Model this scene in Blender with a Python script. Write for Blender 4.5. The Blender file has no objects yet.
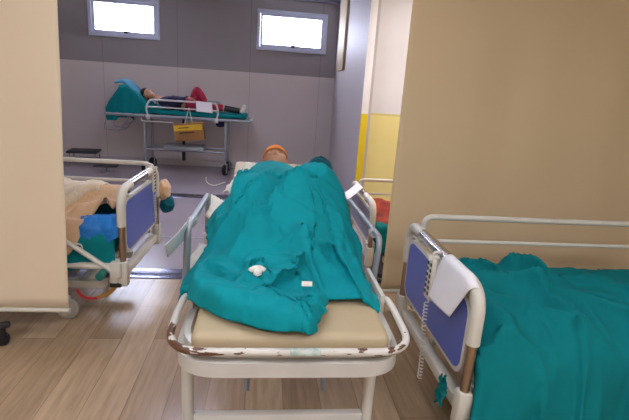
import bpy, bmesh, math, random
from mathutils import Vector, Matrix, noise
random.seed(7)
PI = math.pi
SC = bpy.context.scene
COL = SC.collection
V = Vector

# ------------------------------------------------------------------ materials
def lin(c):
    return tuple(((v/255)/12.92 if v/255 <= .04045 else ((v/255+.055)/1.055)**2.4) for v in c)+(1,)

def mat(name, rgb, rough=.6, metal=0, var=.0, vscale=8, bump=0, bscale=60, spec=.5, sheen=0, coat=0, rgb2=None, sss=0):
    m = bpy.data.materials.new(name); m.use_nodes = True
    nt = m.node_tree; b = nt.nodes['Principled BSDF']
    b.inputs['Roughness'].default_value = rough; b.inputs['Metallic'].default_value = metal
    b.inputs['Specular IOR Level'].default_value = spec
    b.inputs['Sheen Weight'].default_value = sheen; b.inputs['Coat Weight'].default_value = coat
    if sss:
        b.inputs['Subsurface Weight'].default_value = sss; b.inputs['Subsurface Scale'].default_value = .02
    c = lin(rgb)
    tc = nt.nodes.new('ShaderNodeTexCoord')
    if var or rgb2:
        n = nt.nodes.new('ShaderNodeTexNoise'); n.inputs['Scale'].default_value = vscale; n.inputs['Detail'].default_value = 5
        nt.links.new(tc.outputs['Object'], n.inputs['Vector'])
        r = nt.nodes.new('ShaderNodeValToRGB')
        c2 = lin(rgb2) if rgb2 else tuple(v*(1-var) for v in c[:3])+(1,)
        r.color_ramp.elements[0].color = c2; r.color_ramp.elements[1].color = c
        r.color_ramp.elements[0].position = .32; r.color_ramp.elements[1].position = .62
        nt.links.new(n.outputs['Fac'], r.inputs['Fac']); nt.links.new(r.outputs['Color'], b.inputs['Base Color'])
    else:
        b.inputs['Base Color'].default_value = c
    if bump:
        n2 = nt.nodes.new('ShaderNodeTexNoise'); n2.inputs['Scale'].default_value = bscale; n2.inputs['Detail'].default_value = 4
        nt.links.new(tc.outputs['Object'], n2.inputs['Vector'])
        bp = nt.nodes.new('ShaderNodeBump'); bp.inputs['Strength'].default_value = bump; bp.inputs['Distance'].default_value = .01
        nt.links.new(n2.outputs['Fac'], bp.inputs['Height']); nt.links.new(bp.outputs['Normal'], b.inputs['Normal'])
    return m

M = {}
M['teal'] = mat('teal_cotton', (0,140,150), .85, var=.1, vscale=5, bump=.4, bscale=18, spec=.2)
M['teal_b'] = mat('teal_cotton_dull', (0,116,120), .88, var=.14, vscale=4, bump=.4, bscale=16, spec=.2)
M['teal_dark'] = mat('dark_teal_cloth', (0,84,98), .85, var=.2, vscale=6, bump=.2, spec=.2)
M['white_paint'] = mat('white_enamel', (200,197,190), .35, var=.07, vscale=9, coat=.2)
M['cream_plastic'] = mat('cream_plastic', (208,204,192), .4, var=.06, vscale=6)
M['grey_metal'] = mat('grey_enamel_steel', (150,156,162), .38, metal=.3, var=.12, vscale=14)
M['chrome'] = mat('chrome_steel', (196,192,190), .22, metal=1)
M['bronze_sleeve'] = mat('brushed_steel_sleeve', (170,148,128), .3, metal=.9)
M['alu'] = mat('aluminium_strip', (150,152,176), .18, metal=.9, bump=.05, bscale=30)
M['blue_panel'] = mat('blue_laminate', (78,98,180), .38, var=.06, vscale=5)
M['grey_panel'] = mat('greyblue_laminate', (120,122,140), .4, var=.06, vscale=5)
M['vinyl'] = mat('beige_vinyl', (184,166,134), .45, var=.05, vscale=6, bump=.06, bscale=25)
M['black'] = mat('black_rubber', (22,21,22), .55)
M['wheel_grey'] = mat('grey_rubber', (182,178,168), .6)
M['dark_plastic'] = mat('dark_plastic', (40,40,48), .5)
M['paper'] = mat('white_paper', (232,230,234), .8, var=.02, vscale=20)
M['white_cloth'] = mat('white_cotton', (226,222,212), .85, var=.06, bump=.3, bscale=50)
M['cream_cloth'] = mat('cream_blanket', (214,198,172), .9, var=.08, bump=.4, bscale=60, sheen=.3)
M['beige_blanket'] = mat('beige_blanket', (206,170,132), .9, var=.12, bump=.5, bscale=50, sheen=.3)
M['blue_pad'] = mat('blue_disposable_pad', (8,112,190), .6, var=.1, bump=.3, bscale=30)
M['orange_blanket'] = mat('orange_red_blanket', (170,62,34), .9, rgb2=(110,26,20), vscale=9, bump=.5)
M['navy'] = mat('navy_fabric', (28,26,66), .9, var=.25, bump=.3)
M['red_fabric'] = mat('crimson_fabric', (158,28,62), .85, var=.2, bump=.3)
M['pink_fabric'] = mat('pink_fabric', (190,120,150), .85, var=.2)
M['skin'] = mat('skin', (190,140,112), .55, var=.06, vscale=14, sss=.05)
M['skin_dark'] = mat('lips', (150,84,76), .5)
M['eye'] = mat('eye_dark', (40,28,24), .3)
M['hair'] = mat('dark_hair', (26,22,26), .7, var=.3, vscale=60, bump=.5, bscale=200)
M['orange_cap'] = mat('orange_knit', (226,134,52), .85, var=.12, vscale=20, bump=.4, bscale=120)
M['grey_hair'] = mat('grey_hair', (150,140,132), .8, var=.2, vscale=60, bump=.4, bscale=200)
M['cardboard'] = mat('brown_cardboard', (146,104,58), .8, var=.12, vscale=10)
M['yellow_print'] = mat('yellow_print', (206,168,36), .7, var=.1, vscale=20)
M['brown_print'] = mat('brown_print', (96,58,34), .8)
M['red_strap'] = mat('red_strap', (186,34,34), .7)
M['ochre_strap'] = mat('ochre_strap', (168,120,56), .7)
M['green_knob'] = mat('green_knob', (14,110,100), .4)
M['light_blue_cloth'] = mat('light_blue_cloth', (66,136,160), .8, bump=.2)
M['frame_white'] = mat('window_frame_white', (196,202,222), .45)

def wall_two_tone(name, low, high, zsplit, rough=.55, joints=0, line=None):
    m = bpy.data.materials.new(name); m.use_nodes = True
    nt = m.node_tree; N = nt.nodes; Lk = nt.links; b = N['Principled BSDF']; b.inputs['Roughness'].default_value = rough
    g = N.new('ShaderNodeNewGeometry'); s = N.new('ShaderNodeSeparateXYZ'); Lk.new(g.outputs['Position'], s.inputs[0])
    gt = N.new('ShaderNodeMath'); gt.operation = 'GREATER_THAN'; gt.inputs[1].default_value = zsplit; Lk.new(s.outputs['Z'], gt.inputs[0])
    mx = N.new('ShaderNodeMix'); mx.data_type = 'RGBA'; Lk.new(gt.outputs[0], mx.inputs['Factor'])
    mx.inputs['A'].default_value = lin(low); mx.inputs['B'].default_value = lin(high)
    n = N.new('ShaderNodeTexNoise'); n.inputs['Scale'].default_value = 1.6; n.inputs['Detail'].default_value = 6
    Lk.new(g.outputs['Position'], n.inputs['Vector'])
    r = N.new('ShaderNodeMapRange'); r.inputs['To Min'].default_value = .9; r.inputs['To Max'].default_value = 1.06; Lk.new(n.outputs['Fac'], r.inputs['Value'])
    mu = N.new('ShaderNodeMix'); mu.data_type = 'RGBA'; mu.blend_type = 'MULTIPLY'; mu.inputs['Factor'].default_value = 1
    Lk.new(mx.outputs['Result'], mu.inputs['A']); Lk.new(r.outputs['Result'], mu.inputs['B'])
    out = mu.outputs['Result']
    if joints:   # panel joints every `joints` metres
        md = N.new('ShaderNodeMath'); md.operation = 'PINGPONG'; md.inputs[1].default_value = joints/2
        ad = N.new('ShaderNodeMath'); ad.operation = 'ADD'; ad.inputs[1].default_value = 50*joints+joints*.25; Lk.new(s.outputs['X'], ad.inputs[0])
        Lk.new(ad.outputs[0], md.inputs[0])
        lt = N.new('ShaderNodeMath'); lt.operation = 'LESS_THAN'; lt.inputs[1].default_value = .006; Lk.new(md.outputs[0], lt.inputs[0])
        m2 = N.new('ShaderNodeMix'); m2.data_type = 'RGBA'; m2.blend_type = 'MULTIPLY'
        ml = N.new('ShaderNodeMath'); ml.operation = 'MULTIPLY'; ml.inputs[1].default_value = .35; Lk.new(lt.outputs[0], ml.inputs[0])
        Lk.new(ml.outputs[0], m2.inputs['Factor']); Lk.new(out, m2.inputs['A']); m2.inputs['B'].default_value = (0.3,.3,.3,1)
        out = m2.outputs['Result']
    if line:
        sb = N.new('ShaderNodeMath'); sb.operation = 'SUBTRACT'; sb.inputs[1].default_value = zsplit; Lk.new(s.outputs['Z'], sb.inputs[0])
        ab = N.new('ShaderNodeMath'); ab.operation = 'ABSOLUTE'; Lk.new(sb.outputs[0], ab.inputs[0])
        lt = N.new('ShaderNodeMath'); lt.operation = 'LESS_THAN'; lt.inputs[1].default_value = .012; Lk.new(ab.outputs[0], lt.inputs[0])
        m2 = N.new('ShaderNodeMix'); m2.data_type = 'RGBA'; Lk.new(lt.outputs[0], m2.inputs['Factor']); Lk.new(out, m2.inputs['A']); m2.inputs['B'].default_value = lin(line)
        out = m2.outputs['Result']
    Lk.new(out, b.inputs['Base Color'])
    return m

def plank_mat():
    m = bpy.data.materials.new('wood_plank_vinyl'); m.use_nodes = True
    nt = m.node_tree; N = nt.nodes; Lk = nt.links; b = N['Principled BSDF']
    g = N.new('ShaderNodeNewGeometry'); mp = N.new('ShaderNodeMapping'); mp.inputs['Rotation'].default_value = (0,0,PI/2)
    mp.inputs['Location'].default_value = (.3,.05,0)
    Lk.new(g.outputs['Position'], mp.inputs['Vector'])
    br = N.new('ShaderNodeTexBrick'); Lk.new(mp.outputs[0], br.inputs['Vector'])
    br.inputs['Scale'].default_value = 1; br.inputs['Brick Width'].default_value = 1.1; br.inputs['Row Height'].default_value = .185
    br.inputs['Mortar Size'].default_value = .0018; br.inputs['Mortar Smooth'].default_value = .3; br.inputs['Bias'].default_value = 0
    br.offset = .37; br.offset_frequency = 2
    br.inputs['Color1'].default_value = lin((188,163,134)); br.inputs['Color2'].default_value = lin((152,127,100)); br.inputs['Mortar'].default_value = lin((134,111,88))
    mp2 = N.new('ShaderNodeMapping'); mp2.inputs['Scale'].default_value = (16,1.3,1); Lk.new(g.outputs['Position'], mp2.inputs['Vector'])
    n = N.new('ShaderNodeTexNoise'); n.inputs['Scale'].default_value = 2.2; n.inputs['Detail'].default_value = 8; n.inputs['Distortion'].default_value = .8
    Lk.new(mp2.outputs[0], n.inputs['Vector'])
    rr = N.new('ShaderNodeMapRange'); rr.inputs['From Min'].default_value = .25; rr.inputs['From Max'].default_value = .75
    rr.inputs['To Min'].default_value = .76; rr.inputs['To Max'].default_value = 1.18; Lk.new(n.outputs['Fac'], rr.inputs['Value'])
    mu = N.new('ShaderNodeMix'); mu.data_type = 'RGBA'; mu.blend_type = 'MULTIPLY'; mu.inputs['Factor'].default_value = 1
    Lk.new(br.outputs['Color'], mu.inputs['A']); Lk.new(rr.outputs['Result'], mu.inputs['B'])
    n3 = N.new('ShaderNodeTexNoise'); n3.inputs['Scale'].default_value = 2.3; n3.inputs['Detail'].default_value = 3; Lk.new(g.outputs['Position'], n3.inputs['Vector'])
    r3 = N.new('ShaderNodeMapRange'); r3.inputs['To Min'].default_value = .82; r3.inputs['To Max'].default_value = 1.16; Lk.new(n3.outputs['Fac'], r3.inputs['Value'])
    m3 = N.new('ShaderNodeMix'); m3.data_type = 'RGBA'; m3.blend_type = 'MULTIPLY'; m3.inputs['Factor'].default_value = 1
    Lk.new(mu.outputs['Result'], m3.inputs['A']); Lk.new(r3.outputs['Result'], m3.inputs['B'])
    Lk.new(m3.outputs['Result'], b.inputs['Base Color'])
    b.inputs['Roughness'].default_value = .23; b.inputs['Specular IOR Level'].default_value = .55
    bp = N.new('ShaderNodeBump'); bp.inputs['Strength'].default_value = .05; bp.inputs['Distance'].default_value = .004
    Lk.new(n.outputs['Fac'], bp.inputs['Height']); Lk.new(bp.outputs['Normal'], b.inputs['Normal'])
    return m

def chipped_mat():
    m = bpy.data.materials.new('chipped_white_enamel'); m.use_nodes = True
    nt = m.node_tree; N = nt.nodes; Lk = nt.links; b = N['Principled BSDF']
    g = N.new('ShaderNodeNewGeometry'); mp = N.new('ShaderNodeMapping'); mp.inputs['Scale'].default_value = (9,9,40); Lk.new(g.outputs['Position'], mp.inputs[0])
    n = N.new('ShaderNodeTexNoise'); n.inputs['Scale'].default_value = 2.2; n.inputs['Detail'].default_value = 6; Lk.new(mp.outputs[0], n.inputs['Vector'])
    s = N.new('ShaderNodeSeparateXYZ'); Lk.new(g.outputs['Position'], s.inputs[0])
    # wear is heavier towards the left corner of the bumper
    r = N.new('ShaderNodeMapRange'); r.inputs['From Min'].default_value = -.3; r.inputs['From Max'].default_value = .05
    r.inputs['To Min'].default_value = .24; r.inputs['To Max'].default_value = -.01; Lk.new(s.outputs['X'], r.inputs['Value'])
    y = N.new('ShaderNodeMapRange'); y.inputs['From Min'].default_value = 1.27; y.inputs['From Max'].default_value = 1.36
    y.inputs['To Min'].default_value = 0; y.inputs['To Max'].default_value = -.3; Lk.new(s.outputs['Y'], y.inputs['Value'])
    a = N.new('ShaderNodeMath'); a.operation = 'ADD'; Lk.new(n.outputs['Fac'], a.inputs[0]); Lk.new(r.outputs[0], a.inputs[1])
    a2 = N.new('ShaderNodeMath'); a2.operation = 'ADD'; Lk.new(a.outputs[0], a2.inputs[0]); Lk.new(y.outputs[0], a2.inputs[1])
    cr = N.new('ShaderNodeValToRGB'); cr.color_ramp.elements[0].position = .585; cr.color_ramp.elements[1].position = .60
    cr.color_ramp.elements[0].color = lin((208,204,196)); cr.color_ramp.elements[1].color = lin((92,60,40))
    Lk.new(a2.outputs[0], cr.inputs['Fac']); Lk.new(cr.outputs['Color'], b.inputs['Base Color'])
    b.inputs['Roughness'].default_value = .35
    return m

def curtain_mat(name, rgb):
    m = mat(name, rgb, .75, var=.035, vscale=1.5, bump=.04, bscale=300, spec=.25)
    b = m.node_tree.nodes['Principled BSDF']
    return m

M['floor'] = plank_mat()
M['corridor'] = mat('grey_vinyl_floor', (150,141,149), .24, var=.1, vscale=1.5, bump=.03, bscale=20)
M['wall_back'] = wall_two_tone('back_wall_panels', (200,190,188), (138,132,134), 1.66, joints=1.2)
M['wall_plain'] = mat('grey_plaster', (182,174,175), .6, var=.05, vscale=1.5)
M['wall_yellow'] = wall_two_tone('yellow_dado_wall', (226,208,136), (216,210,212), 1.215, line=(206,186,110))
M['yellow_guard'] = wall_two_tone('corner_guard', (228,196,28), (234,228,226), 1.215)
M['wall_cream'] = mat('cream_plaster', (214,204,186), .7, var=.04, vscale=1.5)
M['ceiling'] = mat('ceiling_white', (214,212,208), .8)
M['chipped'] = chipped_mat()
M['curtain_l'] = curtain_mat('beige_screen_fabric', (226,209,182))
M['curtain_r'] = curtain_mat('beige_screen_fabric_right', (220,196,158))
def emit(name, rgb, s):
    m = bpy.data.materials.new(name); m.use_nodes = True; nt = m.node_tree
    nt.nodes.clear(); e = nt.nodes.new('ShaderNodeEmission'); o = nt.nodes.new('ShaderNodeOutputMaterial')
    e.inputs[0].default_value = lin(rgb); e.inputs[1].default_value = s; nt.links.new(e.outputs[0], o.inputs[0]); return m
def glass_mat():
    m = bpy.data.materials.new('window_glass'); m.use_nodes = True; nt = m.node_tree; nt.nodes.clear()
    t = nt.nodes.new('ShaderNodeBsdfTransparent'); g = nt.nodes.new('ShaderNodeBsdfGlossy'); g.inputs['Roughness'].default_value = .05
    mx = nt.nodes.new('ShaderNodeMixShader'); mx.inputs[0].default_value = .06; o = nt.nodes.new('ShaderNodeOutputMaterial')
    nt.links.new(t.outputs[0], mx.inputs[1]); nt.links.new(g.outputs[0], mx.inputs[2]); nt.links.new(mx.outputs[0], o.inputs[0]); return m
M['glass'] = glass_mat()

# ------------------------------------------------------------------ mesh helpers
def obj(name, bm, m, parent=None, smooth=True, ang=40):
    me = bpy.data.meshes.new(name)
    bmesh.ops.recalc_face_normals(bm, faces=bm.faces[:])
    bm.to_mesh(me); bm.free()
    for mm in (m if isinstance(m, (list, tuple)) else [m]): me.materials.append(mm)
    if smooth:
        me.polygons.foreach_set('use_smooth', [True]*len(me.polygons))
        if ang: me.set_sharp_from_angle(angle=math.radians(ang))
    o = bpy.data.objects.new(name, me); COL.objects.link(o)
    if parent: o.parent = parent
    return o

def thing(name, label, cat, loc=(0,0,0), rz=0, group=None):
    o = bpy.data.objects.new(name, None); COL.objects.link(o); o.empty_display_size = .1
    o.location = loc; o.rotation_euler = (0,0,rz); tag(o, label, cat, group); return o
def tag(o, label, cat, group=None):
    o['label'] = label; o['category'] = cat
    if group: o['group'] = group
    return o
def struct(name, bm, m, **k):
    o = obj(name, bm, m, **k); o['kind'] = 'structure'; return o

def nb(): return bmesh.new()
def box(bm, c, s, bev=0, rot=None, seg=2):
    r = bmesh.ops.create_cube(bm, size=1)['verts']
    bmesh.ops.scale(bm, vec=V(s), verts=r)
    if bev:
        es = list({e for v in r for e in v.link_edges})
        q = bmesh.ops.bevel(bm, geom=es, offset=bev, segments=seg, affect='EDGES', profile=.5)
        r = list({v for f in q['faces'] for v in f.verts} | {v for v in r if v.is_valid})
    if rot is not None: bmesh.ops.rotate(bm, verts=r, cent=(0,0,0), matrix=rot)
    bmesh.ops.translate(bm, vec=V(c), verts=r)
    return bm
def fillet(pts, rad, n=6, closed=False):
    pts = [V(p) for p in pts]; out = []; L = len(pts)
    for i, p in enumerate(pts):
        if not closed and (i == 0 or i == L-1): out.append(p); continue
        a, b = pts[(i-1) % L], pts[(i+1) % L]
        da, db = a-p, b-p
        rr = min(rad, da.length*.49, db.length*.49)
        s, e = p+da.normalized()*rr, p+db.normalized()*rr
        for k in range(n+1):
            t = k/n; out.append(s*(1-t)**2+p*2*t*(1-t)+e*t*t)
    return out
def tube(bm, pts, r, n=10, closed=False, caps=True, sx=1, sz=1):
    pts = [V(p) for p in pts]; L = len(pts); rings = []
    radii = r if isinstance(r, (list, tuple)) else [r]*L
    def tan(i):
        if closed: return (pts[(i+1) % L]-pts[(i-1) % L]).normalized()
        if i == 0: return (pts[1]-pts[0]).normalized()
        if i == L-1: return (pts[-1]-pts[-2]).normalized()
        return (pts[i+1]-pts[i-1]).normalized()
    t = tan(0); up = V((0,0,1)) if abs(t.z) < .9 else V((0,1,0))
    nx = t.cross(up).normalized()
    for i in range(L):
        t2 = tan(i)
        nx = (nx - t2*nx.dot(t2)).normalized(); ny = t2.cross(nx)
        rings.append([bm.verts.new(pts[i]+(nx*math.cos(2*PI*k/n)*sx+ny*math.sin(2*PI*k/n)*sz)*radii[i]) for k in range(n)])
    for i in range(L if closed else L-1):
        a, b = rings[i], rings[(i+1) % L]
        for k in range(n): bm.faces.new((a[k], a[(k+1) % n], b[(k+1) % n], b[k]))
    if caps and not closed:
        bm.faces.new(rings[0][::-1]); bm.faces.new(rings[-1])
    return bm
def cyl(bm, a, b, r, n=20): return tube(bm, [a, b], r, n)
def wheel_bm(bm, c, r, w, axis='y'):
    prof = [(-w/2,r*.25),(-w/2,r*.72),(-w*.36,r*.78),(-w/2,r*.84),(-w*.42,r*.95),(-w*.2,r),(w*.2,r),(w*.42,r*.95),(w/2,r*.84),(w*.36,r*.78),(w/2,r*.72),(w/2,r*.25)]
    n = 24; rings = []
    for k in range(n):
        a = 2*PI*k/n; ring = []
        for (d, q) in prof:
            p = V((q*math.cos(a), d, q*math.sin(a))) if axis == 'y' else V((d, q*math.cos(a), q*math.sin(a)))
            ring.append(bm.verts.new(V(c)+p))
        rings.append(ring)
    for k in range(n):
        a, b = rings[k], rings[(k+1) % n]
        for j in range(len(prof)-1): bm.faces.new((a[j], a[j+1], b[j+1], b[j]))
    bm.faces.new([r_[0] for r_ in rings]); bm.faces.new([r_[-1] for r_ in rings][::-1])
    return bm
def prism(bm, poly, h0, h1, plane='xy'):
    def P(a, b, c):
        return {'xy': (a,b,c), 'xz': (a,c,b), 'yz': (c,a,b)}[plane]
    lo = [bm.verts.new(P(a,b,h0)) for a,b in poly]; hi = [bm.verts.new(P(a,b,h1)) for a,b in poly]
    bm.faces.new(lo[::-1]); bm.faces.new(hi); n = len(poly)
    for i in range(n): bm.faces.new((lo[i], lo[(i+1) % n], hi[(i+1) % n], hi[i]))
    return bm
def rrect(x0, x1, y0, y1, r, n=5):
    out = []
    for (cx, cy, a0) in ((x1-r,y1-r,0),(x0+r,y1-r,PI/2),(x0+r,y0+r,PI),(x1-r,y0+r,1.5*PI)):
        for k in range(n+1):
            a = a0+PI/2*k/n; out.append((cx+r*math.cos(a), cy+r*math.sin(a)))
    return out
def thicken(bm, t):
    bm.normal_update(); bm.verts.index_update()
    vs = bm.verts[:]; fs = bm.faces[:]; es = [(e.verts[0], e.verts[1], e.link_faces[0]) for e in bm.edges if len(e.link_faces) == 1]
    lo = {v: bm.verts.new(v.co-v.normal*t) for v in vs}
    for f in fs: bm.faces.new([lo[v] for v in f.verts][::-1])
    for a, b, f in es: bm.faces.new((a, b, lo[b], lo[a]))
    return bm
def wallgrid(bm, fn, nu, nv, thick=None):
    """surface fn(u,v)->point; with thickness it becomes a closed slab"""
    g = [[bm.verts.new(fn(i/nu, j/nv)) for j in range(nv+1)] for i in range(nu+1)]
    for i in range(nu):
        for j in range(nv): bm.faces.new((g[i][j], g[i+1][j], g[i+1][j+1], g[i][j+1]))
    if thick: thicken(bm, thick)
    return bm
def smoothstep(a, b, x):
    t = max(0, min(1, (x-a)/(b-a))); return t*t*(3-2*t)
def segdist(px, py, pts):
    best = (1e9, 0, 0); tot = 0; acc = []
    for a, b in zip(pts, pts[1:]): acc.append(tot); tot += math.hypot(b[0]-a[0], b[1]-a[1])
    for i, (a, b) in enumerate(zip(pts, pts[1:])):
        dx, dy = b[0]-a[0], b[1]-a[1]; L2 = dx*dx+dy*dy or 1e-9
        t = max(0, min(1, ((px-a[0])*dx+(py-a[1])*dy)/L2))
        qx, qy = a[0]+t*dx, a[1]+t*dy; d = math.hypot(px-qx, py-qy)
        if d < best[0]:
            side = (px-a[0])*dy-(py-a[1])*dx
            best = (d, (acc[i]+t*math.sqrt(L2))/tot, 1 if side > 0 else -1)
    return best
def ridge(x, y, pts, amp, w, asym=1.0):
    d, t, s = segdist(x, y, pts)
    ww = w*(asym if s > 0 else 1)
    if d > ww*3: return 0
    q = d/ww
    return amp*(.55*math.exp(-q*q)+.45*math.exp(-2.2*q))*min(1, 4*t+.25)*min(1, 4*(1-t)+.1)
def push(x, y, pts, amp, w, asym=1.0, lean=.75):
    h = ridge(x, y, pts, amp, w, asym)
    if h <= .001 or abs(asym-1) < .01: return (0, 0, h)
    best = None
    for a, b in zip(pts, pts[1:]):
        d, t, sd = segdist(x, y, [a, b])
        if best is None or d < best[0]: best = (d, b[0]-a[0], b[1]-a[1])
    L = math.hypot(best[1], best[2]); k = lean*h*(1 if asym < 1 else -1)
    return (best[2]/L*k, -best[1]/L*k, h)
def fbm(x, y, z=0, s=1, oct=3):
    return noise.fractal(V((x*s, y*s, z)), 1.0, 2.0, oct)

# ------------------------------------------------------------------ camera
P_, R_, Y_, H_ = math.radians(15), math.radians(3.9), math.radians(6.7), 1.5
fwd = V((math.sin(Y_)*math.cos(P_), math.cos(Y_)*math.cos(P_), -math.sin(P_)))
right = fwd.cross(V((0,0,1))).normalized(); up = right.cross(fwd)
r2 = right*math.cos(R_)+up*math.sin(R_); u2 = up*math.cos(R_)-right*math.sin(R_)
cd = bpy.data.cameras.new('camera'); cam = bpy.data.objects.new('camera', cd); COL.objects.link(cam)
mm = Matrix((r2, u2, -fwd)).transposed().to_4x4(); mm.translation = V((0,0,H_)); cam.matrix_world = mm
cd.sensor_width = 36; cd.lens = 36*460/629; cd.clip_start = .02
SC.camera = cam

# ------------------------------------------------------------------ the room
XL, XR, YB, YF, ZC, PX, PY = -4.2, 3.6, 8.27, -2.4, 2.92, 1.166, 5.7
bm = nb(); box(bm, ((XL+XR)/2, (YF+3.37)/2, -.05), (XR-XL, 3.37-YF, .1)); struct('floor', bm, M['floor'])
bm = nb(); box(bm, ((XL+XR)/2, (3.37+YB)/2, -.05), (XR-XL, YB-3.37, .1)); struct('floor_back', bm, M['corridor'])
bm = nb(); box(bm, ((XL+XR)/2, (YF+YB)/2, ZC+.05), (XR-XL, YB-YF, .1)); struct('ceiling', bm, M['ceiling'])
def strip(name, y0, y1, x1):
    bm = nb()
    prism(bm, [(y0,0),(y1,0),(y1-.012,.007),((y0+y1)/2+.01,.0075),((y0+y1)/2,.0055),((y0+y1)/2-.01,.0075),(y0+.012,.007)], XL, x1, 'yz')
    return struct(name, bm, M['alu'], ang=20)
strip('trim_1', 3.36, 3.56, XR); strip('trim_2', 5.92, 6.14, PX)
bm = nb(); box(bm, ((XL+XR)/2, 4.35, .001), (XR-XL, .018, .003)); struct('trim_3', bm, M['grey_metal'])

# back wall with two window openings
WINS = [(-2.90, -1.785, 2.07, 2.60), (-.20, .975, 2.05, 2.67)]
WINS = [(-2.88, -1.79, 2.075, 2.66), (-.19, .965, 2.05, 2.665)]
bm = nb()
xs = [XL, WINS[0][0], WINS[0][1], WINS[1][0], WINS[1][1], XR]
for i in range(5):
    x0, x1 = xs[i], xs[i+1]
    if i in (1, 3):
        w = WINS[0 if i == 1 else 1]
        box(bm, ((x0+x1)/2, YB+.06, w[2]/2), (x1-x0, .12, w[2])); box(bm, ((x0+x1)/2, YB+.06, (w[3]+ZC)/2), (x1-x0, .12, ZC-w[3]))
    else: box(bm, ((x0+x1)/2, YB+.06, ZC/2), (x1-x0, .12, ZC))
struct('wall_back', bm, M['wall_back'], smooth=False)
for k, (x0, x1, z0, z1) in enumerate(WINS):
    root = bpy.data.objects.new('window_%d' % (k+1), None); COL.objects.link(root); root['kind'] = 'structure'; root.location = ((x0+x1)/2, YB, z0)
    def loc(p): return (p[0]-(x0+x1)/2, p[1]-YB, p[2]-z0)
    def ring(bm, a, b, c, d, w, y0, y1):
        for (u0,u1,v0,v1) in ((a,b,c,c+w),(a,b,d-w,d),(a,a+w,c+w,d-w),(b-w,b,c+w,d-w)):
            box(bm, loc(((u0+u1)/2,(y0+y1)/2,(v0+v1)/2)), (u1-u0,y1-y0,v1-v0), .004)
    bm = nb(); ring(bm, x0-.012, x1+.012, z0-.012, z1+.012, .055, YB-.03, YB+.07); f = obj('window_frame', bm, M['frame_white'], root)
    bm = nb(); ring(bm, x0+.045, x1-.045, z0+.045, z1-.045, .042, YB-.012, YB+.035); obj('sash', bm, M['frame_white'], root)
    bm = nb(); box(bm, loc(((x0+x1)/2, YB+.02, (z0+z1)/2)), (x1-x0-.17, .006, z1-z0-.17)); obj('pane', bm, M['glass'], root)
    bm = nb(); xc = (x0+x1)/2+.02
    box(bm, loc((xc, YB-.03, z0+.075)), (.06,.02,.04), .006); cyl(bm, loc((xc, YB-.04, z0+.08)), loc((xc+.09, YB-.05, z0+.095)), .008, 8)
    obj('latch', bm, M['black'], root)
bm = nb(); box(bm, ((XL+PX)/2, YB-.02, 2.88), (PX-XL, .04, .06)); struct('trim_4', bm, M['grey_panel'])
bm = nb(); box(bm, ((XL+PX)/2, YB-.008, .055), (PX-XL, .016, .11), .004); struct('baseboard_back', bm, M['wall_plain'])
bm = nb(); box(bm, (XL-.05, (YF+YB)/2, ZC/2), (.1, YB-YF, ZC)); struct('wall_left', bm, M['wall_cream'])
bm = nb(); box(bm, (XR+.05, (YF+YB)/2, ZC/2), (.1, YB-YF, ZC)); struct('wall_right', bm, M['wall_cream'])
bm = nb(); box(bm, ((XL+XR)/2, YF-.05, ZC/2), (XR-XL, .1, ZC)); struct('wall_front', bm, M['wall_cream'])
bm = nb(); box(bm, (PX+.06, (PY+YB)/2, ZC/2), (.12, YB-PY, ZC)); struct('wall_partition', bm, M['wall_plain'], smooth=False)
bm = nb(); box(bm, ((PX+.13+XR)/2, PY+.12, ZC/2), (XR-PX-.13, .1, ZC)); struct('wall_yellow', bm, M['wall_yellow'], smooth=False)
bm = nb(); box(bm, (PX+.042, PY-.006, ZC/2), (.088, .012, ZC), .004); struct('trim_5', bm, M['yellow_guard'])
bm = nb(); box(bm, (PX-.02, 7.55, 2.33), (.04, .6, 1.12), .006); struct('trim_6', bm, mat('khaki_trim', (172,154,124), .6))
bm = nb(); box(bm, (PX-.012, 7.95, 2.4), (.024, .05, 1.0), .004); struct('trim_7', bm, M['frame_white'])
bm = nb(); box(bm, ((PX+.13+XR)/2, PY+.063, .05), (XR-PX-.13, .014, .1)); struct('baseboard_right', bm, M['wall_plain'])

# ------------------------------------------------------------------ privacy screens
def screen(name, label, x0, x1, y, zb, m, seed, tl=0, tr=0):
    t = thing(name, label, 'privacy screen', ((x0+x1)/2, y, zb))
    cx = (x0+x1)/2; zt = ZC-.07-zb
    def fn(u, v):
        z = v*zt; x = (x0+tl*z)*(1-u)+(x1+tr*z)*u-cx
        d = .010*math.sin(x*5.3+seed)+.006*math.sin(x*13+seed*2+z*.5)+.010*fbm(x, z, seed, 1.1)
        return (x, d*(.35+.65*math.sin(PI*min(1, v*1.0+.02))), z+.01)
    bm = nb(); wallgrid(bm, fn, 90, 40, .003); obj('fabric', bm, m, t, ang=None)
    bm = nb(); cyl(bm, (x0-cx,0,0), (x1-cx,0,0), .013, 12)
    for xx in (x0-cx, x1-cx): cyl(bm, (xx-.006,0,0), (xx+.006,0,0), .016, 12)
    obj('bottom_bar', bm, M['cream_plastic'], t)
    bm = nb(); box(bm, (0, 0, zt+.02), (x1-x0+.06, .07, .07), .01); obj('head_rail', bm, M['cream_plastic'], t)
screen('privacy_screen', 'beige fabric privacy screen hanging in front of the bed with the beige blanket', -3.3, -1.073, 2.50, .18, M['curtain_l'], 1.3, 0, .034)
screen('privacy_screen', 'wide beige fabric privacy screen hanging behind the right hospital bed', .858, 3.4, 2.95, .13, M['curtain_r'], 4.1)

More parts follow.
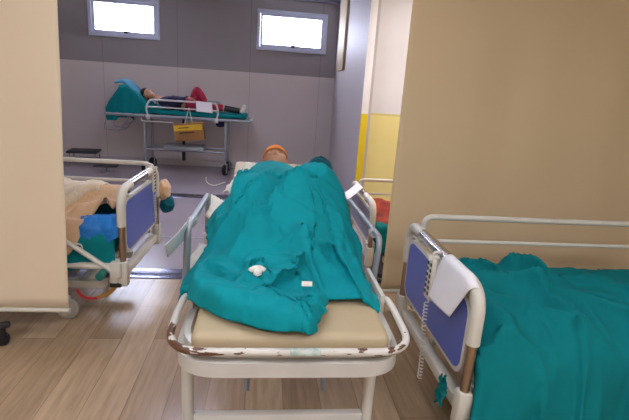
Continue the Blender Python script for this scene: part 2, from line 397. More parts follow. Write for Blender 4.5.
# ------------------------------------------------------------------ hospital beds
def castor(parent, x, y, r, wm, name='castor', h=.22, turn=0):
    t = bpy.data.objects.new(name, None); COL.objects.link(t); t.parent = parent; t.location = (x, y, 0); t.rotation_euler = (0,0,turn)
    bm = nb()
    for s in (-1, 1): box(bm, (.012, s*.024, r*1.15), (.03, .006, r*1.5), .002)
    box(bm, (.012,0,r*2.0), (.05,.06,.02), .005); cyl(bm, (.012,0,r*2), (.012,0,h), .014, 12); cyl(bm, (0,-.03,r), (0,.03,r), .01, 10)
    obj('fork', bm, M['cream_plastic'] if wm is not M['black'] else M['grey_metal'], t)
    bm = nb(); wheel_bm(bm, (0,0,r), r, .032); obj('wheel', bm, wm, t)
    return t

def bed(label, loc, rz, W, top, panel, low=0.0, near_rail='down', L=2.1, railx=(.05, 1.5), rtop=0.03):
    t = thing('hospital_bed', label, 'hospital bed', loc, rz)
    h = W/2; zb = .30-low
    zf = .36-low                                            # frame height
    def board(x, sgn, head=False):
        fb = bpy.data.objects.new('headboard' if head else 'footboard', None); COL.objects.link(fb); fb.parent = t
        bm = nb()
        pts = fillet([(x,-h,top-.24),(x,-h,top-.024),(x,h,top-.024),(x,h,top-.24)], .12, 8); tube(bm, pts, .026, 14)
        obj('arch_frame', bm, M['cream_plastic'], fb)
        for s in (-1,1):
            bm = nb(); cyl(bm, (x,s*h,zf+.02), (x,s*h,top-.23), .019, 14); obj('sleeve', bm, M['bronze_sleeve'], fb)
        bm = nb(); cyl(bm, (x, -h*.28, top-.024), (x, h*.55, top-.024), .0272, 16); obj('grip_bar', bm, M['chrome'], fb)
        for s in (-1,1):
            bm = nb(); box(bm, (x, s*h, zf-.03), (.06,.06,.16), .014); obj('socket', bm, M['cream_plastic'], fb)
        bm = nb(); box(bm, (x+.015*sgn, 0, zf-.05), (.05, W-.06, .055), .012)
        obj('cross_bar', bm, M['cream_plastic'], fb)
        # panel with a rim
        z0, z1 = zf+.075, top-.085
        po = rrect(-h+.035, h-.035, z0, z1, .07, 6)
        bm = nb(); prism(bm, po, x-.011, x+.011, 'yz')
        obj('panel_rim', bm, M['cream_plastic'], fb, ang=30)
        pi_ = rrect(-h+.053, h-.053, z0+.018, z1-.018, .058, 6)
        bm = nb(); prism(bm, pi_, x-.0135, x+.0135, 'yz'); obj('panel', bm, panel, fb, ang=30)
        for s in (-1,1):
            bm = nb(); tube(bm, fillet([(x, s*(h-.14), z1-.005), (x, s*(h-.09), top-.06), (x, s*(h-.03), top-.11)], .03, 5), .011, 8)
            obj('bracket', bm, M['cream_plastic'], fb)
        return fb
    board(0, 1); board(L, -1, True)
    bm = nb()
    for s in (-1,1): box(bm, (L/2, s*(h-.04), zf+.02), (L-.06, .045, .06), .01)
    for xx in (.12, .7, 1.4, L-.12): box(bm, (xx, 0, zf+.02), (.05, W-.12, .04), .006)
    obj('bed_frame', bm, M['cream_plastic'], t)
    bm = nb()
    for s in (-1,1): box(bm, (L/2, s*(h-.12), .2-low*.5), (L-.3, .05, .05), .01)
    for xx in (.3, L-.3): box(bm, (xx, 0, .2-low*.5), (.06, W-.2, .05), .008)
    obj('chassis', bm, M['cream_plastic'], t)
    for xx in (.45, L-.45):
        bm = nb(); box(bm, (xx, 0, (.2-low*.5+zf)/2), (.12, .3, zf-.2+low*.5), .01); obj('lift_column', bm, M['grey_metal'], t)
    for xx in (.33, L-.3):
        for s in (-1,1): castor(t, xx+.03, s*(h-.03), .068, M['wheel_grey'], h=.2-low*.5)
    # far side rail: two tubes joined by rounded ends
    x0, x1 = railx
    def rail(y, ztop, name):
        bm = nb()
        p = fillet([(x0,y,zf+.05),(x0,y,ztop),(x1,y,ztop),(x1,y,zf+.05)], .05, 5); tube(bm, p, .0165, 10)
        tube(bm, [(x0,y,ztop-.135),(x1,y,ztop-.135)], .012, 8)
        for xx in (x0+(x1-x0)*.86,): tube(bm, [(xx,y,ztop),(xx,y,zf+.03)], .010, 8)
        return obj(name, bm, M['cream_plastic'], t)
    return t, rail, zf

G_BED = None
# right foreground bed: foot end at X=.8
rb, rail, zf = bed('white hospital bed with blue footboard, nearest the camera at right, covered in rumpled teal sheet', (.80,1.88,0), 0, .84, .85, M['blue_panel'], railx=(.07,1.6))
o = rail(.42, .865, 'side_rail')
bm = nb(); box(bm, (1.06,0,.505), (2.0,.76,.15), .035, seg=3); obj('mattress', bm, M['teal_b'], rb)
# left bed
la = -.03
lb, rail, zf = bed('white hospital bed with blue footboard and patient under a beige blanket, left of the gurney', (-.81,3.08,0), PI+la, .77, .868, M['blue_panel'], railx=(.03,1.7))
rail(-.385, .872, 'side_rail')
bm = nb(); box(bm, (1.06,0,.515), (2.0,.70,.15), .04, seg=3); obj('mattress', bm, M['teal_b'], lb)
# lowered near rail of the left bed (diagonal arm), lock box and knob
bm = nb(); tube(bm, [(.06,.405,.38),(1.0,.405,.38)], .022, 8); obj('rail_track', bm, M['cream_plastic'], lb)
bm = nb(); tube(bm, [(.06,.42,.36),(.36,.42,.57),(.95,.42,.57)], .016, 10)
obj('lowered_rail', bm, M['cream_plastic'], lb); bm = nb(); tube(bm, fillet([(.22,.42,.47),(.22,.42,.52),(.36,.42,.52),(.36,.42,.47)], .02, 4), .005, 6)
obj('rail_release', bm, M['cream_plastic'], lb)
bm = nb(); box(bm, (.035,.40,.36), (.07,.07,.10), .012); box(bm, (.05,.40,.30), (.05,.05,.05), .01); obj('lock_box', bm, M['cream_plastic'], lb)
bm = nb(); cyl(bm, (.10,.44,.355), (.10,.50,.35), .024, 14); obj('knob', bm, M['green_knob'], lb)
bm = nb(); box(bm, (.04,.40,.262), (.07,.05,.025), .008); obj('foot_pad', bm, M['black'], lb)
# other bed behind right screen
ob, rail, zf = bed('white hospital bed with grey-blue footboard half hidden behind the right privacy screen', (.865,3.85,0), 0, .88, .665, M['grey_panel'], low=.12, railx=(.06,1.4), L=2.0)
rail(.46, .66, 'side_rail')
bm = nb(); box(bm, (1.0,0,.36), (1.9,.78,.14), .035, seg=3); obj('mattress', bm, M['teal_b'], ob)

# ------------------------------------------------------------------ cloth on right bed
def sheet(name, label, cat, fn, nu, nv, m, thick=.004, parent=None, group=None):
    bm = nb(); wallgrid(bm, fn, nu, nv, thick)
    o = obj(name, bm, m, parent, ang=None)
    if label: tag(o, label, cat, group)
    return o

def settle(bm, base, frames=16, grow=.07, bend=.6, pin=None, gap=.005, weld=None):
    """let a cloth with some slack crumple over a support of nearly the same shape"""
    if weld: bmesh.ops.remove_doubles(bm, verts=bm.verts[:], dist=weld); bmesh.ops.remove_doubles(base, verts=base.verts[:], dist=weld)
    for b_ in (bm, base): bmesh.ops.recalc_face_normals(b_, faces=b_.faces[:]); b_.normal_update()
    if sum(f.normal.z for f in base.faces) < 0: bmesh.ops.reverse_faces(base, faces=base.faces[:]); base.normal_update()
    if sum(f.normal.z for f in bm.faces) < 0: bmesh.ops.reverse_faces(bm, faces=bm.faces[:]); bm.normal_update()
    sh = [(v, v.co-v.normal*gap) for v in base.verts]
    for v, c in sh: v.co = c
    mc = bpy.data.meshes.new('tmpc'); base.to_mesh(mc); base.free(); oc = bpy.data.objects.new('tmpc', mc); COL.objects.link(oc)
    c = oc.modifiers.new('c', 'COLLISION'); oc.collision.thickness_outer = .002; oc.collision.thickness_inner = .03; oc.collision.cloth_friction = 20
    me = bpy.data.meshes.new('tmpk'); bm.to_mesh(me); bm.free(); o = bpy.data.objects.new('tmpk', me); COL.objects.link(o)
    md = o.modifiers.new('k', 'CLOTH'); st = md.settings; st.quality = 5; st.mass = .25; st.air_damping = 2
    st.tension_stiffness = 12; st.compression_stiffness = 12; st.shear_stiffness = 4; st.bending_stiffness = bend; st.shrink_min = -grow; st.shrink_max = -grow
    cs = md.collision_settings; cs.use_collision = True; cs.distance_min = .002; cs.collision_quality = 2; cs.use_self_collision = False
    if pin:
        vg = o.vertex_groups.new(name='p'); vg.add([v.index for v in me.vertices if pin(v.co)], 1, 'REPLACE'); st.vertex_group_mass = 'p'
    md.point_cache.frame_start = 1; md.point_cache.frame_end = frames
    for f in range(1, frames+1): SC.frame_set(f)
    dg = bpy.context.evaluated_depsgraph_get(); m2 = bpy.data.meshes.new_from_object(o.evaluated_get(dg))
    out = nb(); out.from_mesh(m2)
    for ob_, me_ in ((o, me), (oc, mc)): bpy.data.objects.remove(ob_); bpy.data.meshes.remove(me_)
    bpy.data.meshes.remove(m2); SC.frame_set(1)
    return out
def crumpled(name, label, cat, fn, nu, nv, m, thick, sub=0, **kw):
    a = nb(); wallgrid(a, fn, nu, nv); b = nb(); wallgrid(b, fn, nu, nv)
    bm = settle(a, b, **kw)
    bmesh.ops.smooth_vert(bm, verts=bm.verts[:], factor=.35, use_axis_x=True, use_axis_y=True, use_axis_z=True)
    thicken(bm, thick); return tag(obj(name, bm, m, ang=None), label, cat)
RB = [([(.93,2.0),(1.3,1.75),(1.75,1.40)], .05,.035,.6), ([(.95,1.75),(1.25,1.55),(1.45,1.3)], .045,.03,.5),
      ([(1.0,2.15),(1.12,2.05),(1.16,1.9)], .05,.03,.7), ([(1.28,2.16),(1.36,2.1),(1.42,1.95)], .07,.035,.6),
      ([(1.45,2.0),(1.62,2.03),(1.8,2.0)], .022,.016,1), ([(1.38,1.93),(1.5,1.96),(1.7,1.93)], .028,.018,.6),
      ([(1.4,1.85),(1.55,1.6),(1.65,1.3)], .03,.03,.6), ([(1.2,1.95),(1.28,1.6),(1.25,1.3)], .035,.025,1.4),
      ([(1.7,1.9),(1.85,1.65),(1.9,1.35)], .035,.04,.6), ([(.9,1.6),(1.05,1.45),(1.1,1.2)], .03,.03,.8),
      ([(.9,1.9),(.98,1.7),(.98,1.45)], .035,.022,1.3), ([(1.9,2.05),(2.1,1.8),(2.3,1.4)], .03,.04,.7)]
def rb_fn(u, v):
    x = .838+2.0*u
    s = v*1.28                       # cloth distance from far edge to near hem
    yfar, ynear = 2.285, 1.45
    w = yfar-ynear
    edge = .03*fbm(x*2.2, 3.1, 0, 1)
    R = .16; a0 = w-R*.75
    if s < a0: y, z = yfar-s, .62
    elif s < a0+R*1.35:
        a = (s-a0)/R; y = yfar-a0-R*math.sin(a); z = .62-R*(1-math.cos(a))
    else:
        d = s-a0-R*1.35; y = yfar-a0-R*math.sin(1.35)-.16*d; z = .62-R*(1-math.cos(1.35))-d*.98
    d = max(0, s-w)
    y += (.03*fbm(x*3, d*1.2, 7, 1.4)-.024*math.sin(x*15+1.5*math.sin(x*5)+d*4))*smoothstep(0,.3,d)
    # roll off at the far side & body-like soft hump
    if s < w:
        z += .035*math.exp(-((y-1.85)/.22)**2)*(1-smoothstep(1.5,2.2,x))
        z -= .05*smoothstep(2.18,2.29,y)
    k = 1 if s < w-.1 else max(0, 1-(s-w+.1)/.4)
    for pts, a, wd, asy in RB: q = 1.5*ridge(x, yfar-s, pts, a, wd, asy); z += k*q; y -= (1-k)*q*smoothstep(0,.2,d)
    f = fbm(x, y, 0, 3.0)*.016+abs(fbm(x*1.2+y, y*2, 5, 4.5))*.018
    z += f*(k*.9+.1)
    z -= .03*(1-smoothstep(.84,.92,x))
    z = max(z, .593) if s < w else z
    return (x+.012*fbm(x, y, 9, 6)-.05*smoothstep(.1,.4,d)*(1-u)**8, y, z)
crumpled('teal_bed_sheet', 'large rumpled dark teal sheet spread over the right hospital bed and hanging down its side', 'bed sheet', rb_fn, 170, 110, M['teal_b'], .003, frames=17, grow=.13)
# corner of cloth poking out below the footboard
def tuft_fn(u, v):
    a = u*PI*.9-.5; r = .07*(1-.35*v)
    return (.765-.035*math.cos(a)*(.4+.6*v)+.01*fbm(u*3,v*3,2,2), 1.535+.06*math.sin(a)+.012*fbm(u*4,v*2,1,2), .385-v*.09+.012*math.sin(u*14))
bm = nb(); wallgrid(bm, tuft_fn, 24, 12, .004)
tag(obj('teal_cloth', bm, M['teal_b'], ang=None), 'small teal cloth corner bunched below the footboard of the right bed', 'cloth')

# ------------------------------------------------------------------ handset remotes
def handset(label, loc, rz, tilt, length, cordlen, s=1.0):
    t = thing('handset', label, 'bed remote', loc, rz)
    R = Matrix.Rotation(tilt, 3, 'X')
    bm = nb(); box(bm, (0,0,-length/2), (.024, .05*s, length), .008, seg=3); obj('casing', bm, M['cream_plastic'], t)
    bm = nb(); box(bm, (-.002,0,.004), (.05,.035,.02), .004); tube(bm, fillet([(-.0,0,0),(0,0,.03),(.045,0,.03),(.045,0,-.02)], .012, 4), .006, 8); obj('hook', bm, M['cream_plastic'], t)
    for r in range(6):
        for c in (-1,1):
            bm = nb(); box(bm, (-.0125, c*.012*s, -.025-r*length*.14), (.004, .013*s, length*.08), .0015); obj('button', bm, M['dark_plastic'], t)
    bm = nb(); n = 22*12; pts = []
    for i in range(n+1):
        q = i/n; a = i/12*2*PI
        pts.append((-.004+.009*math.cos(a), .009*math.sin(a)-.05*math.sin(q*2.2)*q, -length-.02-q*cordlen))
    tube(bm, [(0,0,-length+.005)]+pts, .0028, 5); obj('coiled_cord', bm, M['cream_plastic'], t)
    return t
handset('white bed remote with coiled cord hanging on the right bed footboard beside the paper', (.748,1.815,.812), 0, 0, .19, .36, 1.3)
handset('white bed remote hanging on the footboard of the left bed', (-.785,3.34,.86), PI, 0, .17, .28)

# ------------------------------------------------------------------ papers
def paper(label, c4, sag=.0, m='paper', name='paper_sheet', text=False):
    a, b, c, d = [V(p) for p in c4]      # around the sheet
    n = (b-a).cross(d-a).normalized()
    bm = nb()
    def fn(u, v):
        p = (a*(1-u)+b*u)*(1-v)+(d*(1-u)+c*u)*v
        return p+n*sag*math.sin(PI*v)+n*sag*.5*math.sin(PI*u)
    wallgrid(bm, fn, 12, 12, .0012)
    return tag(obj(name, bm, M[m], ang=None), label, 'paper')
# right bed: sheet folded over the top bar
bm = nb()
def pr(u, v):
    # over the bar then down the foot side
    y = (1.745-.27*u)*(1-v)+(1.86-.29*u)*v; s = v*.235
    if s < .05: a = s/.05*PI/2; x, z = .80-.032*math.sin(a), .827+.031*math.cos(a)
    else: x, z = .768-.12*(s-.05), .827-(s-.05)
    return (x-.012*math.sin(PI*u)*v, y, z-.035*u*(1-v)*0+.02*u*v-.03*max(0,u-.8)/.2*(1-v))
wallgrid(bm, pr, 14, 22, .0012)
tag(obj('paper_sheet', bm, M['paper'], ang=None), 'white paper sheet folded over the top bar of the right bed footboard', 'paper')
paper('white paper clipped to the left rail of the central gurney, seen almost edge-on', [(-0.262,1.569,1.016),(-0.345,2.177,0.778),(-0.345,1.648,0.853),(-0.262,1.216,1.057)], -.004)
paper('white paper laid over the footboard of the bed behind the right screen', [(.866,4.10,.675),(.851,3.80,.69),(.68,3.56,.635),(.70,3.88,.615)], .004)

# ------------------------------------------------------------------ central gurney
GX = .105
g = thing('patient_gurney', 'white enamel patient gurney with chipped bumper and beige mattress in the middle of the room', 'gurney', (GX,2.1,0))
def gl(p): return (p[0]-GX, p[1]-2.1, p[2])
# bumper tube
bm = nb()
x0, x1, yf, zz = -.262, .470, 1.183, .750
pts = fillet([(x0+.045,1.50,.765),(x0+.01,1.49,.775),(x0,1.42,.765),(x0,yf,zz),(x1,yf,zz),(x1,1.42,.765),(x1-.01,1.49,.775),(x1-.045,1.50,.765)], .13, 10)
tube(bm, [gl(p) for p in pts], .0118, 14); obj('bumper_rail', bm, M['chipped'], g)
bm = nb(); cyl(bm, gl((.095,yf,zz)), gl((.185,yf,zz)), .0126, 14); obj('tape_wrap', bm, mat('worn_tape', (206,214,206), .6, rgb2=(150,176,166), vscale=60), g)
# deep band below
def uband(z0, z1, inset, th, yb=1.55):
    bm = nb()
    outer = fillet([(x0+inset,yb,0),(x0+inset,yf+inset,0),(x1-inset,yf+inset,0),(x1-inset,yb,0)], .15, 10)
    inner = fillet([(x0+inset+th,yb,0),(x0+inset+th,yf+inset+th,0),(x1-inset-th,yf+inset+th,0),(x1-inset-th,yb,0)], .15-th, 10)
    n = len(outer); rows = []
    for a, b in zip(outer, inner):
        rows.append([bm.verts.new(gl((q.x,q.y,z))) for q, z in ((a,z0),(a,z1),(b,z1),(b,z0))])
    for i in range(n-1):
        for k in range(4): bm.faces.new((rows[i][k], rows[i][(k+1)%4], rows[i+1][(k+1)%4], rows[i+1][k]))
    bm.faces.new(rows[0]); bm.faces.new(rows[-1][::-1])
    return bm
obj('end_band', uband(.655, .703, .012, .03), M['white_paint'], g, ang=35)
obj('deck_rim', uband(.712, .735, .03, .02), M['white_paint'], g, ang=35)
bm = nb()
for xx in (x0+.045, x1-.045): box(bm, gl((xx,2.35,.69)), (.035,1.66,.06), .008)
for yy in (1.5, 2.2, 2.9, 3.16): box(bm, gl((GX,yy,.685)), (x1-x0-.10,.04,.05), .006)
box(bm, gl((GX,2.25,.722)), (x1-x0-.12, 1.9, .014), .004)
obj('deck_frame', bm, M['white_paint'], g)
# flat upright arms beside the mattress
for xx in (x0+.03, x1-.03):
    bm = nb(); box(bm, gl((xx,1.60,.76)), (.018,.26,.075), .006); obj('side_arm', bm, M['white_paint'], g)
# mattress (flat section then raised back)
bm = nb(); box(bm, gl((.105,1.925,.749)), (.60,1.42,.075), .028, seg=4)
obj('mattress', bm, M['vinyl'], g)
bm = nb(); box(bm, (0,0,0), (.60,.62,.075), .028, rot=Matrix.Rotation(math.radians(17),3,'X'), seg=4)
bmesh.ops.translate(bm, vec=gl((.105,2.895,.850)), verts=bm.verts[:]); obj('backrest', bm, M['vinyl'], g)
for xx in (0, .21):
    bm = nb(); tube(bm, [gl((xx,3.12,.70)),gl((xx,3.12,.89))], .014); obj('backrest_strut', bm, M['grey_metal'], g)
# legs
for xx, yy, b in ((-.232,1.40,0),(.405,1.40,0)):
    bm = nb(); tube(bm, [gl((xx,yy,.67)),gl((xx,yy,.20))], .0205, 16); obj('leg', bm, M['white_paint'], g)
for xx, dx in ((-.03,-.01),(.265,.03)):
    bm = nb(); tube(bm, [gl((xx,1.95,.68)),gl((xx+dx,1.72,.22))], .013, 12); obj('strut', bm, M['grey_metal'], g)
for xx in (-.232,.405):
    bm = nb(); tube(bm, [gl((xx,3.05,.67)),gl((xx,3.05,.20))], .0205, 16); obj('leg', bm, M['white_paint'], g)
bm = nb(); box(bm, gl((.087,1.40,.340)), (.60,.032,.06), .006)
for xx in (-.09,.26): cyl(bm, gl((xx,1.38,.34)), gl((xx,1.386,.34)), .008, 10)
obj('cross_bar', bm, M['white_paint'], g)
bm = nb()
box(bm, gl((.087,3.05,.30)), (.6,.03,.05), .006); obj('rear_cross_bar', bm, M['white_paint'], g)
for xx in (-.232,.405):
    for yy in (1.43,3.0):
        castor(g, gl((xx,yy,0))[0], gl((xx,yy,0))[1], .07, M['black'], h=.19, turn=PI/2)
# folding side rails
def grail(xx, ya, yb, ztop, lean, mname, zb=.71):
    rt = bpy.data.objects.new('side_rail', None); COL.objects.link(rt); rt.parent = g
    bm = nb()
    p = fillet([(xx,ya,zb),(xx+lean,ya-.0,ztop),(xx+lean,yb,ztop-.02),(xx,yb+.06,zb)], .055, 6); tube(bm, [gl(q) for q in p], .0135, 10)
    obj('rail_tube', bm, M[mname], rt)
    for q in (ya+.02,yb+.05):
        bm = nb(); box(bm, gl((xx,q,.70)), (.03,.05,.05), .008); obj('rail_foot', bm, M['white_paint'], rt)
    bm = nb(); cyl(bm, gl((xx+lean-.002,ya+.10,ztop-.012)), gl((xx+lean-.002,ya+.13,ztop-.012)), .02, 10)
    obj('rail_bracket', bm, M['white_paint'], rt)
grail(-.285, 1.68, 2.30, .962, .012, 'grey_metal'); grail(.487, 1.80, 2.55, .90, .012, 'grey_metal')

# ------------------------------------------------------------------ patient sheet
def cap(x, y, A, B, ra, rb, k):
    ax, ay, az = A; bx, by, bz = B; dx, dy = bx-ax, by-ay
    t = max(0, min(1, ((x-ax)*dx+(y-ay)*dy)/(dx*dx+dy*dy)))
    d = math.hypot(x-ax-t*dx, y-ay-t*dy); zc = az+t*(bz-az); r = ra+t*(rb-ra)
    if d < r*.8: return zc-(r-math.sqrt(max(0, r*r-d*d)))
    z8 = zc-r*.4
    return z8-(d-r*.8)*k
BODY = [((.06,2.30,.96),(.07,2.87,1.03),.19,.19,1.2), ((.04,2.32,.97),(.0,2.08,1.06),.09,.075,1.1),((.0,2.08,1.06),(.02,1.70,.90),.075,.06,.75),
        ((.14,2.34,.95),(.245,2.12,1.125),.07,.06,1.5),((.225,2.12,1.12),(.16,1.66,.92),.07,.06,.85), ((.24,2.12,1.135),(.295,2.14,1.12),.055,.05,1.5), ((.0,2.62,.97),(-.06,2.84,1.0),.10,.10,1.1),
        ((.10,2.6,.98),(.27,2.75,1.0),.10,.10,1.0)]
def smax(vals, k=38):
    m = max(vals); return m+math.log(sum(math.exp(k*(v-m)) for v in vals))/k
PF = [([(.26,2.02),(.15,1.90),(.03,1.76),(-.10,1.66)], .075,.034,.45), ([(.20,2.15),(.06,2.10),(-.06,1.98),(-.16,1.90)], .030,.022,.6),
      ([(.05,2.30),(-.06,2.12),(-.16,1.95)], .030,.03,.7), ([(.27,2.05),(.31,1.8),(.34,1.50)], .034,.022,.8),
      ([(.23,2.02),(.24,1.8),(.20,1.55)], .026,.022,.8), ([(.31,2.0),(.37,1.75),(.40,1.45)], .024,.018,1),
      ([(-.15,1.88),(-.08,2.1),(-.005,2.23)], .024,.018,1), ([(.142,1.75),(.17,1.6),(.226,1.42)], .020,.020,1), ([(.342,1.913),(.33,1.6),(.346,1.40)], .018,.014,1),
      ([(-.02,2.6),(-.1,2.4),(-.19,2.3)], .024,.02,.8), ([(.12,2.7),(.06,2.5),(.10,2.3)], .02,.02,.8), ([(.1,1.95),(.12,1.75),(.27,1.55)], .016,.016,1)]
FOLD = [([(-.219,1.606),(-.12,1.496),(-.033,1.43)], -.035,.022,1.5), ([(-.21,1.37),(-.09,1.325),(.03,1.262),(.15,1.25)], .034,.034,1.0),
        ([(-.075,1.42),(-.048,1.53),(.010,1.53),(.028,1.44)], .048,.016,1.0), ([(-.005,1.40),(.075,1.475),(.187,1.61)], .050,.030,.55),
        ([(.02,1.42),(.079,1.315),(.127,1.315),(.20,1.35)], .022,.016,.7), ([(-.08,1.70),(-.068,1.56),(-.06,1.46)], -.045,.020,1),
        ([(-.22,1.44),(-.14,1.40),(-.05,1.36)], .022,.02,1), ([(-.185,1.678),(-.048,1.803),(.108,1.686)], .028,.022,1.4),
        ([(-.005,1.44),(.06,1.40),(.13,1.41)], -.030,.022,1), ([(.10,1.56),(.17,1.45),(.20,1.38)], .024,.02,.8), ([(-.24,1.55),(-.17,1.60),(-.12,1.66)], .022,.02,1),
        ([(.10,1.22),(.15,1.25),(.19,1.30)], .020,.010,1), ([(.075,1.20),(.12,1.235),(.16,1.29)], .016,.009,1)]
def folds(x, y):
    z = 0
    for pts, a, w, asy in FOLD: z += ridge(x, y, pts, a, w, asy)
    z -= .05*math.exp(-((x+.010)**2+(y-1.492)**2)/.022**2)
    return z
def body_z(x, y):
    base = .808+.15*smoothstep(2.6,3.15,y)
    return smax([base]+[cap(x, y, *c) for c in BODY])
def ps_fn(u, v):
    # u left->right, v front->back
    yl, yr = 1.50, 1.38
    yfront = yl*(1-u)+yr*u+.02*math.sin(u*9)+.035*math.exp(-((u-.55)/.12)**2)
    y = yfront+(2.90-yfront)*v
    xl = -.255-.02*math.sin(y*9)+.018*fbm(y, 1, 2, 4); xr = .425+.012*fbm(y, 8, 2, 5)
    # narrows to the shoulders at the back
    xl += .085*smoothstep(2.35,2.8,y); xr -= .05*smoothstep(2.4,2.9,y)
    x = xl+(xr-xl)*u
    z = body_z(x, y)
    e = min(u, 1-u)*(xr-xl)
    px_ = py_ = 0
    for pts, a, w, asy in PF:
        q = push(x, y, pts, a*1.4, w, asy); px_ += q[0]; py_ += q[1]; z += q[2]
    z += folds(x, y)*.6*smoothstep(1.55,1.75,y)+fbm(x, y, 0, 5)*.008+abs(fbm(x+.5*y, y*.8, 4, 7))*.020
    # edges fall over the mattress
    z = max(z, .818)
    z -= .05*(1-smoothstep(0,.045,e))
    if u > .9: z -= .03*smoothstep(.9,1,u)
    z = max(z, .79)
    k = smoothstep(0, .06, e)*smoothstep(0, .08, v)
    return (x+px_*k, y+py_*k, z)
crumpled('teal_patient_sheet', 'bright teal sheet draped over the raised knees of the patient on the central gurney', 'sheet', ps_fn, 100, 160, M['teal'], .003, frames=16, grow=.09)

# bunched gown / second cloth at the feet
GF = [([(-.20,1.42),(-.05,1.33),(.12,1.27)], .030,.035,1.2), ([(-.18,1.52),(-.05,1.46),(.05,1.42)], .02,.018,.7),
      ([(.00,1.50),(.06,1.40),(.16,1.36)], .026,.018,.8), ([(.06,1.60),(.13,1.50),(.14,1.42)], .035,.03,.7), ([(-.12,1.62),(-.06,1.53),(.0,1.50)], .03,.02,1), ([(.06,1.24),(.12,1.22),(.17,1.24)], .018,.012,1), ([(.08,1.30),(.14,1.28),(.19,1.33)], .016,.012,1)]
GP = [(-.262,1.66),(-.255,1.52),(-.235,1.43),(-.19,1.36),(-.129,1.30),(-.06,1.255),(-.009,1.232),(.06,1.20),(.118,1.178),(.155,1.175),(.176,1.20),(.172,1.25),(.205,1.285),(.222,1.35),(.21,1.42),(.20,1.52),(.12,1.62),(.0,1.66),(-.12,1.68)]
gc = (.0,1.43)
def gown_fn(u, v):
    a = u*len(GP); i = int(a) % len(GP); f = a-int(a)
    p, q = GP[i], GP[(i+1) % len(GP)]
    ex, ey = p[0]*(1-f)+q[0]*f, p[1]*(1-f)+q[1]*f
    x, y = gc[0]+(ex-gc[0])*v, gc[1]+(ey-gc[1])*v
    z = .852
    b = body_z(x, y); z = max(z, b+.030) if y > 1.40 else z
    fz = folds(x, y); z += fz*min(1,(1-v)*6+.25); gx_ = gy_ = 0
    for pts, a, w, asy in FOLD:
        if a > 0:
            q = push(x, y, pts, a, w, asy, .9); gx_ += q[0]; gy_ += q[1]
    z += abs(fbm(x+y, y-.5*x, 6, 7))*.018*(1-v*.5)+fbm(x, y, 3, 14)*.004
    pass
    # rounded rim down to the mattress
    z = z-(.052)*smoothstep(.84,1.0,v)**2
    if x < -.22: z -= .04*smoothstep(.22,.262,-x)
    k = smoothstep(0,.25,1-v)
    # the front of the bundle bulges out over its own edge
    k2 = .018*math.sin(PI*smoothstep(.80,1.0,v))*(y < 1.4)
    return (x+gx_*k, y+gy_*k-k2, z)
gw = crumpled('teal_gown', 'crumpled teal gown bunched in thick folds at the foot end of the gurney mattress', 'gown', gown_fn, 190, 46, M['teal'], .003, frames=14, grow=.08, weld=.0006)
bm = nb(); box(bm, (.150,1.345,.893), (.034,.003,.016), .001, rot=Matrix.Rotation(-.5,3,'X')); obj('care_label', bm, M['white_cloth'], gw)
def wad(u, v):
    a = u*2*PI; r = (.015+.006*math.sin(3*a)+.004*math.sin(7*a))*math.sin(PI*min(.5, v*.5))
    return (-.008+r*math.cos(a), 1.480+r*math.sin(a)*.9, .872+.014*(1-v)+.004*math.sin(5*a)*v)
bm = nb(); wallgrid(bm, wad, 28, 8, None); bmesh.ops.remove_doubles(bm, verts=bm.verts[:], dist=.0005); bm.normal_update(); thicken(bm, .012)
tag(obj('white_gauze', bm, M['white_cloth'], ang=None), 'small white gauze wad peeking out of the teal gown folds', 'gauze')

# white pads poking out at left
def pad(label, pts, th=.02, m='white_cloth', name='white_pad'):
    a,b,c,d = [V(p) for p in pts]; bm = nb()
    def fn(u, v):
        p = (a*(1-u)+b*u)*(1-v)+(d*(1-u)+c*u)*v
        return p+V((.0,0,.015*math.sin(PI*u)*math.sin(PI*v)+.006*fbm(u*3,v*3,1,2)))
    wallgrid(bm, fn, 16, 16, th)
    for vtx in bm.verts: pass
    return tag(obj(name, bm, M[m], ang=None), label, 'pad')
pad('white folded pad sticking out between gurney rail and teal sheet, nearer the foot end', [(-0.292,1.740,0.794),(-0.247,1.700,0.761),(-0.214,1.950,0.792),(-0.273,2.000,0.786)])
pad('white folded pad sticking out from under the teal sheet, nearer the head end', [(-0.265,2.220,0.865),(-0.218,2.150,0.822),(-0.193,2.400,0.878),(-0.272,2.450,0.907)])
# white bandage strip along left shoulder
def bs(u, v):
    q = u; c = V((-.205+.125*q+.006*math.sin(q*19), 2.62+.20*q, .865+.145*q+.010*math.sin(PI*q)))
    return c+V((.044*(v-.5)*(1+.3*math.sin(q*15)), .012*(v-.5), .014*math.sin(PI*v)+.007*math.sin(q*41+v*4)))
bm = nb(); wallgrid(bm, bs, 60, 8, .008)
tag(obj('bandage_strip', bm, M['white_cloth'], ang=None), 'crumpled white gauze strip lying along the left edge of the teal sheet near the head', 'bandage')
bm = nb(); tube(bm, fillet([(-.22,2.66,.93),(-.29,2.67,.90),(-.33,2.65,.93),(-.325,2.63,.96)], .04, 5), .0028, 6)
tag(obj('drip_tube', bm, M['white_cloth']), 'thin white drip tube looping out beside the gauze strip', 'tube')
# dark teal sheet behind the knee
def dt(u, v):
    a = u*2*PI; r = .115*math.sin(PI*(.08+.46*v))
    return (.36+r*math.cos(a)*.72, 2.95+r*math.sin(a)*.7, 1.040-.17*(v**1.6)+.015*fbm(math.cos(a)+v, math.sin(a), 3, 2.5))
bm = nb(); wallgrid(bm, dt, 40, 14, None); bmesh.ops.remove_doubles(bm, verts=bm.verts[:], dist=.0005)
bm.normal_update(); thicken(bm, .02)
tag(obj('folded_sheet', bm, M['teal_dark'], ang=None), 'dark teal bundled sheet on the gurney backrest beside the patient head', 'sheet')

